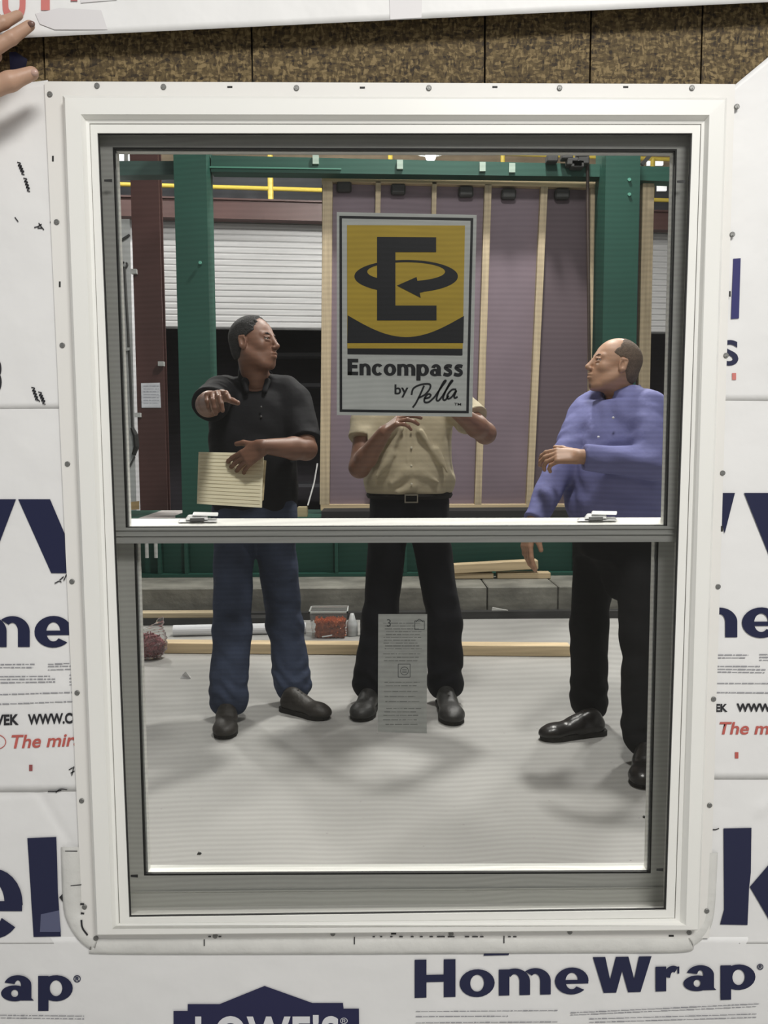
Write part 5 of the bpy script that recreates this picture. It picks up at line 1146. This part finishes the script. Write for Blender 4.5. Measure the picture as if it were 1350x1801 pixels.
# ---------------- bald man in the blue shirt
def man_blue():
    sk = skinmat('skin_fair', (.44, .255, .165)); HAIR = mat('hair_stubble', (.13, .092, .068), .8, var=.25, vscale=120, bump=.6, bscale=300)
    yaw = math.radians(-148); nb = V(1092, 700, 3.42); hc = V(1079, 642, 3.38); R = rotm(math.radians(-175), math.radians(14), math.radians(2)); HS = .97
    skin, hair, P = head(hc, R, HS, nb, dict(hair_t=.0022, line=dict(front=.030, slope=-.75, low=-.002, temple=.5)))
    shL, elL, wrL = V(1136, 722, 3.26), V(1146, 812, 3.13), V(1018, 803, 3.12)
    shR, elR, wrR = V(1036, 722, 3.50), V(990, 818, 3.36), V(934, 922, 3.22)
    a1 = limb([shL, elL, mid(elL, wrL, .3), wrL], [.044, .040, .040, .028], .0035, [(wrL, (-.55, .10, .02), (.02, -.6, .55), dict(s=1.0, curls=(.45, .5, .6, .65), thumb=(.5, .7, .2), left=True, spread=.06))])
    a2 = limb([shR, elR, mid(elR, wrR, .3), wrR], [.044, .040, .038, .028], .0035, [(wrR+(wrR-elR)*.03, (-.10, -.10, -.5), (-.9, -.35, .1), dict(s=1.0, curls=(.22, .3, .35, .4), thumb=(.45, .8, .35), left=False, spread=.08))])
    cx, cy_ = V(1082, 900, 3.36)[0], 3.38; fx, fy = math.cos(yaw), math.sin(yaw)
    tor = [(cx+.01, cy_+.0, .84, .165, .135), (cx, cy_, .95, .175, .155), (cx-.01, cy_-.01, 1.06, .182, .165), (cx, cy_, 1.18, .19, .155), (cx+.015, cy_+.01, 1.30, .185, .125), (cx+.03, cy_+.02, 1.38, .14, .085), (nb[0], nb[1], nb[2]-.005, .065, .06)]
    f = Field((cx-.4, 2.8, .05), (cx+.4, 3.8, 1.5), .009); f.stack(tor, yaw, k=.02)
    hips = [V(1050, 945, 3.46), V(1115, 948, 3.28)]; knees = [V(1035, 1110, 3.46), V(1128, 1130, 3.12)]; ank = [G(1038, 1278)+A3(0, .03, .10), G(1134, 1345)+A3(0, .02, .10)]
    for i in (0, 1): f.chain([hips[i], knees[i], ank[i]], [.078, .05, .035], k=.02)
    body = np_mesh('person', [skin, a1.data(), a2.data(), f.data()], sk)
    tag(body, 'bald man in blue long-sleeved shirt with folded arm looking up at the right', 'person')
    np_mesh('hair_stubble', [hair], HAIR, body); eyes(P, HS, body, (0, .002)); brows(P, HS, body, HAIR)
    s = Field((cx-.52, 2.85, .78), (cx+.42, 3.85, 1.50), .0055)
    s.stack(tor, yaw, k=.02, grow=.018)
    s.cone(V(1110, 705, 3.34), .060, shL, .076, k=.04).cone(shL, .076, elL, .070, k=.03).cone(elL, .069, mid(elL, wrL, .95), .047, k=.02)
    s.cone(V(1060, 705, 3.46), .060, shR, .074, k=.04).cone(shR, .074, elR, .066, k=.03).cone(elR, .065, mid(elR, wrR, .95), .046, k=.02)
    s.cone((cx+.08*fx, cy_+.08*fy, 1.02), .11, (cx+.09*fx, cy_+.09*fy, .96), .12, k=.06)
    for dl in (-.014, .014): s.chain([A3(q[0], q[1], q[2])+A3(fx, fy, 0)*(q[4]+.0175)+A3(-fy, fx, 0)*dl for q in tor[:5]], [.0035]*5, k=.004)
    g = n3(19, 2.0); g2 = n3(46, 5.0); s.warp(lambda x, y, z: .0075*g(x*.8+z*.8, y, z*1.3)+.0040*g2(x*.7+z*.7, y, z*.8))
    X, Yg, Z = s.grid((0, 0, 0), s.n)
    for (el_, wr_) in ((elL, wrL), (elR, wrR)):
        e_ = mid(el_, wr_, .93); dn = (wr_-el_)/np.linalg.norm(wr_-el_); d_ = ((X-e_[0])*dn[0]+(Yg-e_[1])*dn[1]+(Z-e_[2])*dn[2]); nr = (((X-e_[0])**2+(Yg-e_[1])**2+(Z-e_[2])**2) < .075**2)
        s.F = np.where(nr & (d_ > 0), np.maximum(s.F, d_.astype(np.float32)), s.F)
    s.F = np.maximum(s.F, (.84-Z).astype(np.float32)); s.cone(nb+A3(fx, fy, 0)*.02+A3(0, 0, .03), .060, nb+A3(fx, fy, 0)*.10+A3(0, 0, .01), .024, k=.01, sub=True)
    BL_ = fabric('shirt_blue', (.18, .188, .40), .75, var=.14, bump=1.0, bs=9, vs=4)
    np_mesh('shirt', [s.data()], BL_, body)
    F3 = A3(fx, fy, 0); L3 = A3(-fy, fx, 0)
    c = Field(nb-.17, nb+.17, .004); c.cone(nb-F3*.004+A3(0, 0, -.02), .088, nb-F3*.004+A3(0, 0, .018), .080, k=.01); c.cone(nb+A3(0, 0, -.08), .073, nb+A3(0, 0, .09), .072, k=.004, sub=True); c.cone(nb+F3*.06, .028, nb+F3*.12+A3(0, 0, -.04), .02, k=.01, sub=True)
    for sg in (-1, 1): c.cone(nb+F3*.050+L3*sg*.045+A3(0, 0, -.01), .014, nb+F3*.088+L3*sg*.050+A3(0, 0, -.06), .010, k=.012)
    np_mesh('collar', [c.data()], fabric('collar_blue', (.11, .12, .28), .8), body)
    b = Field(P(.07, 0, -.1)-.06, P(.07, 0, -.1)+.06, .003); b.ell(P(.070, 0, -.104), (.0125, .018, .014), R, k=.01); np_mesh('goatee', [b.data()], mat('goatee_brown', (.16, .10, .07), .8), body)
    for (x, y, Y) in ((1052, 769, 3.155), (1078, 735, 3.2)): B().ball(tuple(V(x, y, Y)), .0055, 8, 6).build('button', mat('button_white', (.7, .7, .75), .4), body)
    TR = fabric('trousers_charcoal', (.009, .009, .010), .85, var=.2)
    top = [(cx+.005, cy_, .74, .15, .135), (cx+.005, cy_, .84, .175, .15), (cx+.005, cy_, .92, .172, .15)]
    trousers(hips, knees, ank, (.094, .077, .080), None, .90, TR, body, yaw, fold=.0055, ph=4.1, top=top, seat=(V(1088, 985, 3.34), V(1086, 1030, 3.30)))
    SH = mat('shoe_polished', (.016, .014, .013), .3, bump=.1, bscale=60)
    shoe('shoe', G(1062, 1290), G(950, 1302), SH, SOLE, body, wid=.043); shoe('shoe', G(1137, 1342), G(1128, 1388), SH, SOLE, body, wid=.046)
    return body
man_polo(); man_cream(); man_blue()
# ---------------- hand that holds back the membrane at the top left
def wall_hand():
    sk = skinmat('skin_hand', (.44, .27, .185)); D = 1.235
    f = Field(V(-190, 190, D)-A3(.0, .09, .05), V(90, 0, D)+A3(0, .09, .06), .0022)
    U = lambda x, y, d=0: V(x, y, D+d)
    f.cone(U(-170, 210, .0), .030, U(-95, 150), .026, k=.01).cone(U(-95, 150), .026, U(-75, 100), .030, k=.02).cone(U(-85, 165), .024, U(-60, 120), .026, k=.02)
    f.chain([U(-60, 62, -.005), U(-25, 54, -.012), U(6, 40, -.004), U(32, 27, .010)], [.0120, .0098, .0086, .0068], k=.003)
    f.chain([U(-58, 100, .0), U(-18, 90, -.010), U(20, 67, -.004), U(52, 45, .012)], [.0125, .0106, .0094, .0074], k=.003)
    f.chain([U(-64, 124, .004), U(-30, 118, .0), U(-8, 98, .010)], [.0125, .0105, .009], k=.004)
    f.chain([U(-70, 60, .002), U(-35, 46, -.004), U(-5, 34, .010)], [.0115, .010, .0085], k=.004)
    f.chain([U(-75, 160, -.004), U(-25, 158, -.010), U(18, 143, -.004), U(56, 129, .006)], [.0175, .0150, .0128, .0095], k=.006)
    o = np_mesh('person', [f.data()], sk); tag(o, 'bare hand of a person gripping the wrap at the top left corner', 'person')
    NL = mat('finger_nail', (.50, .33, .27), .3)
    B().ball(tuple(U(60, 127.5, -.0005)), (.0062, .0035, .0048), 12, 8).build('nail', NL, o, smooth=True)
    B().ball(tuple(U(55, 42, .0055)), (.0055, .0035, .0042), 12, 8).build('nail', mat('finger_nail_dark', (.16, .09, .07), .3), o, smooth=True)
    return o
wall_hand()
dn_ = B().prism([V(16, 92, 1.292), V(27, 91, 1.292), V(48, 104, 1.294), V(46, 116, 1.294), V(18, 126, 1.292)], [V(16, 92, 1.2945), V(27, 91, 1.2945), V(48, 104, 1.2955), V(46, 116, 1.2955), V(18, 126, 1.2945)]).build('navy_scrap', NAVY)
tag(dn_, 'dark navy printed scrap of wrap between the fingers and the thumb', 'scrap')
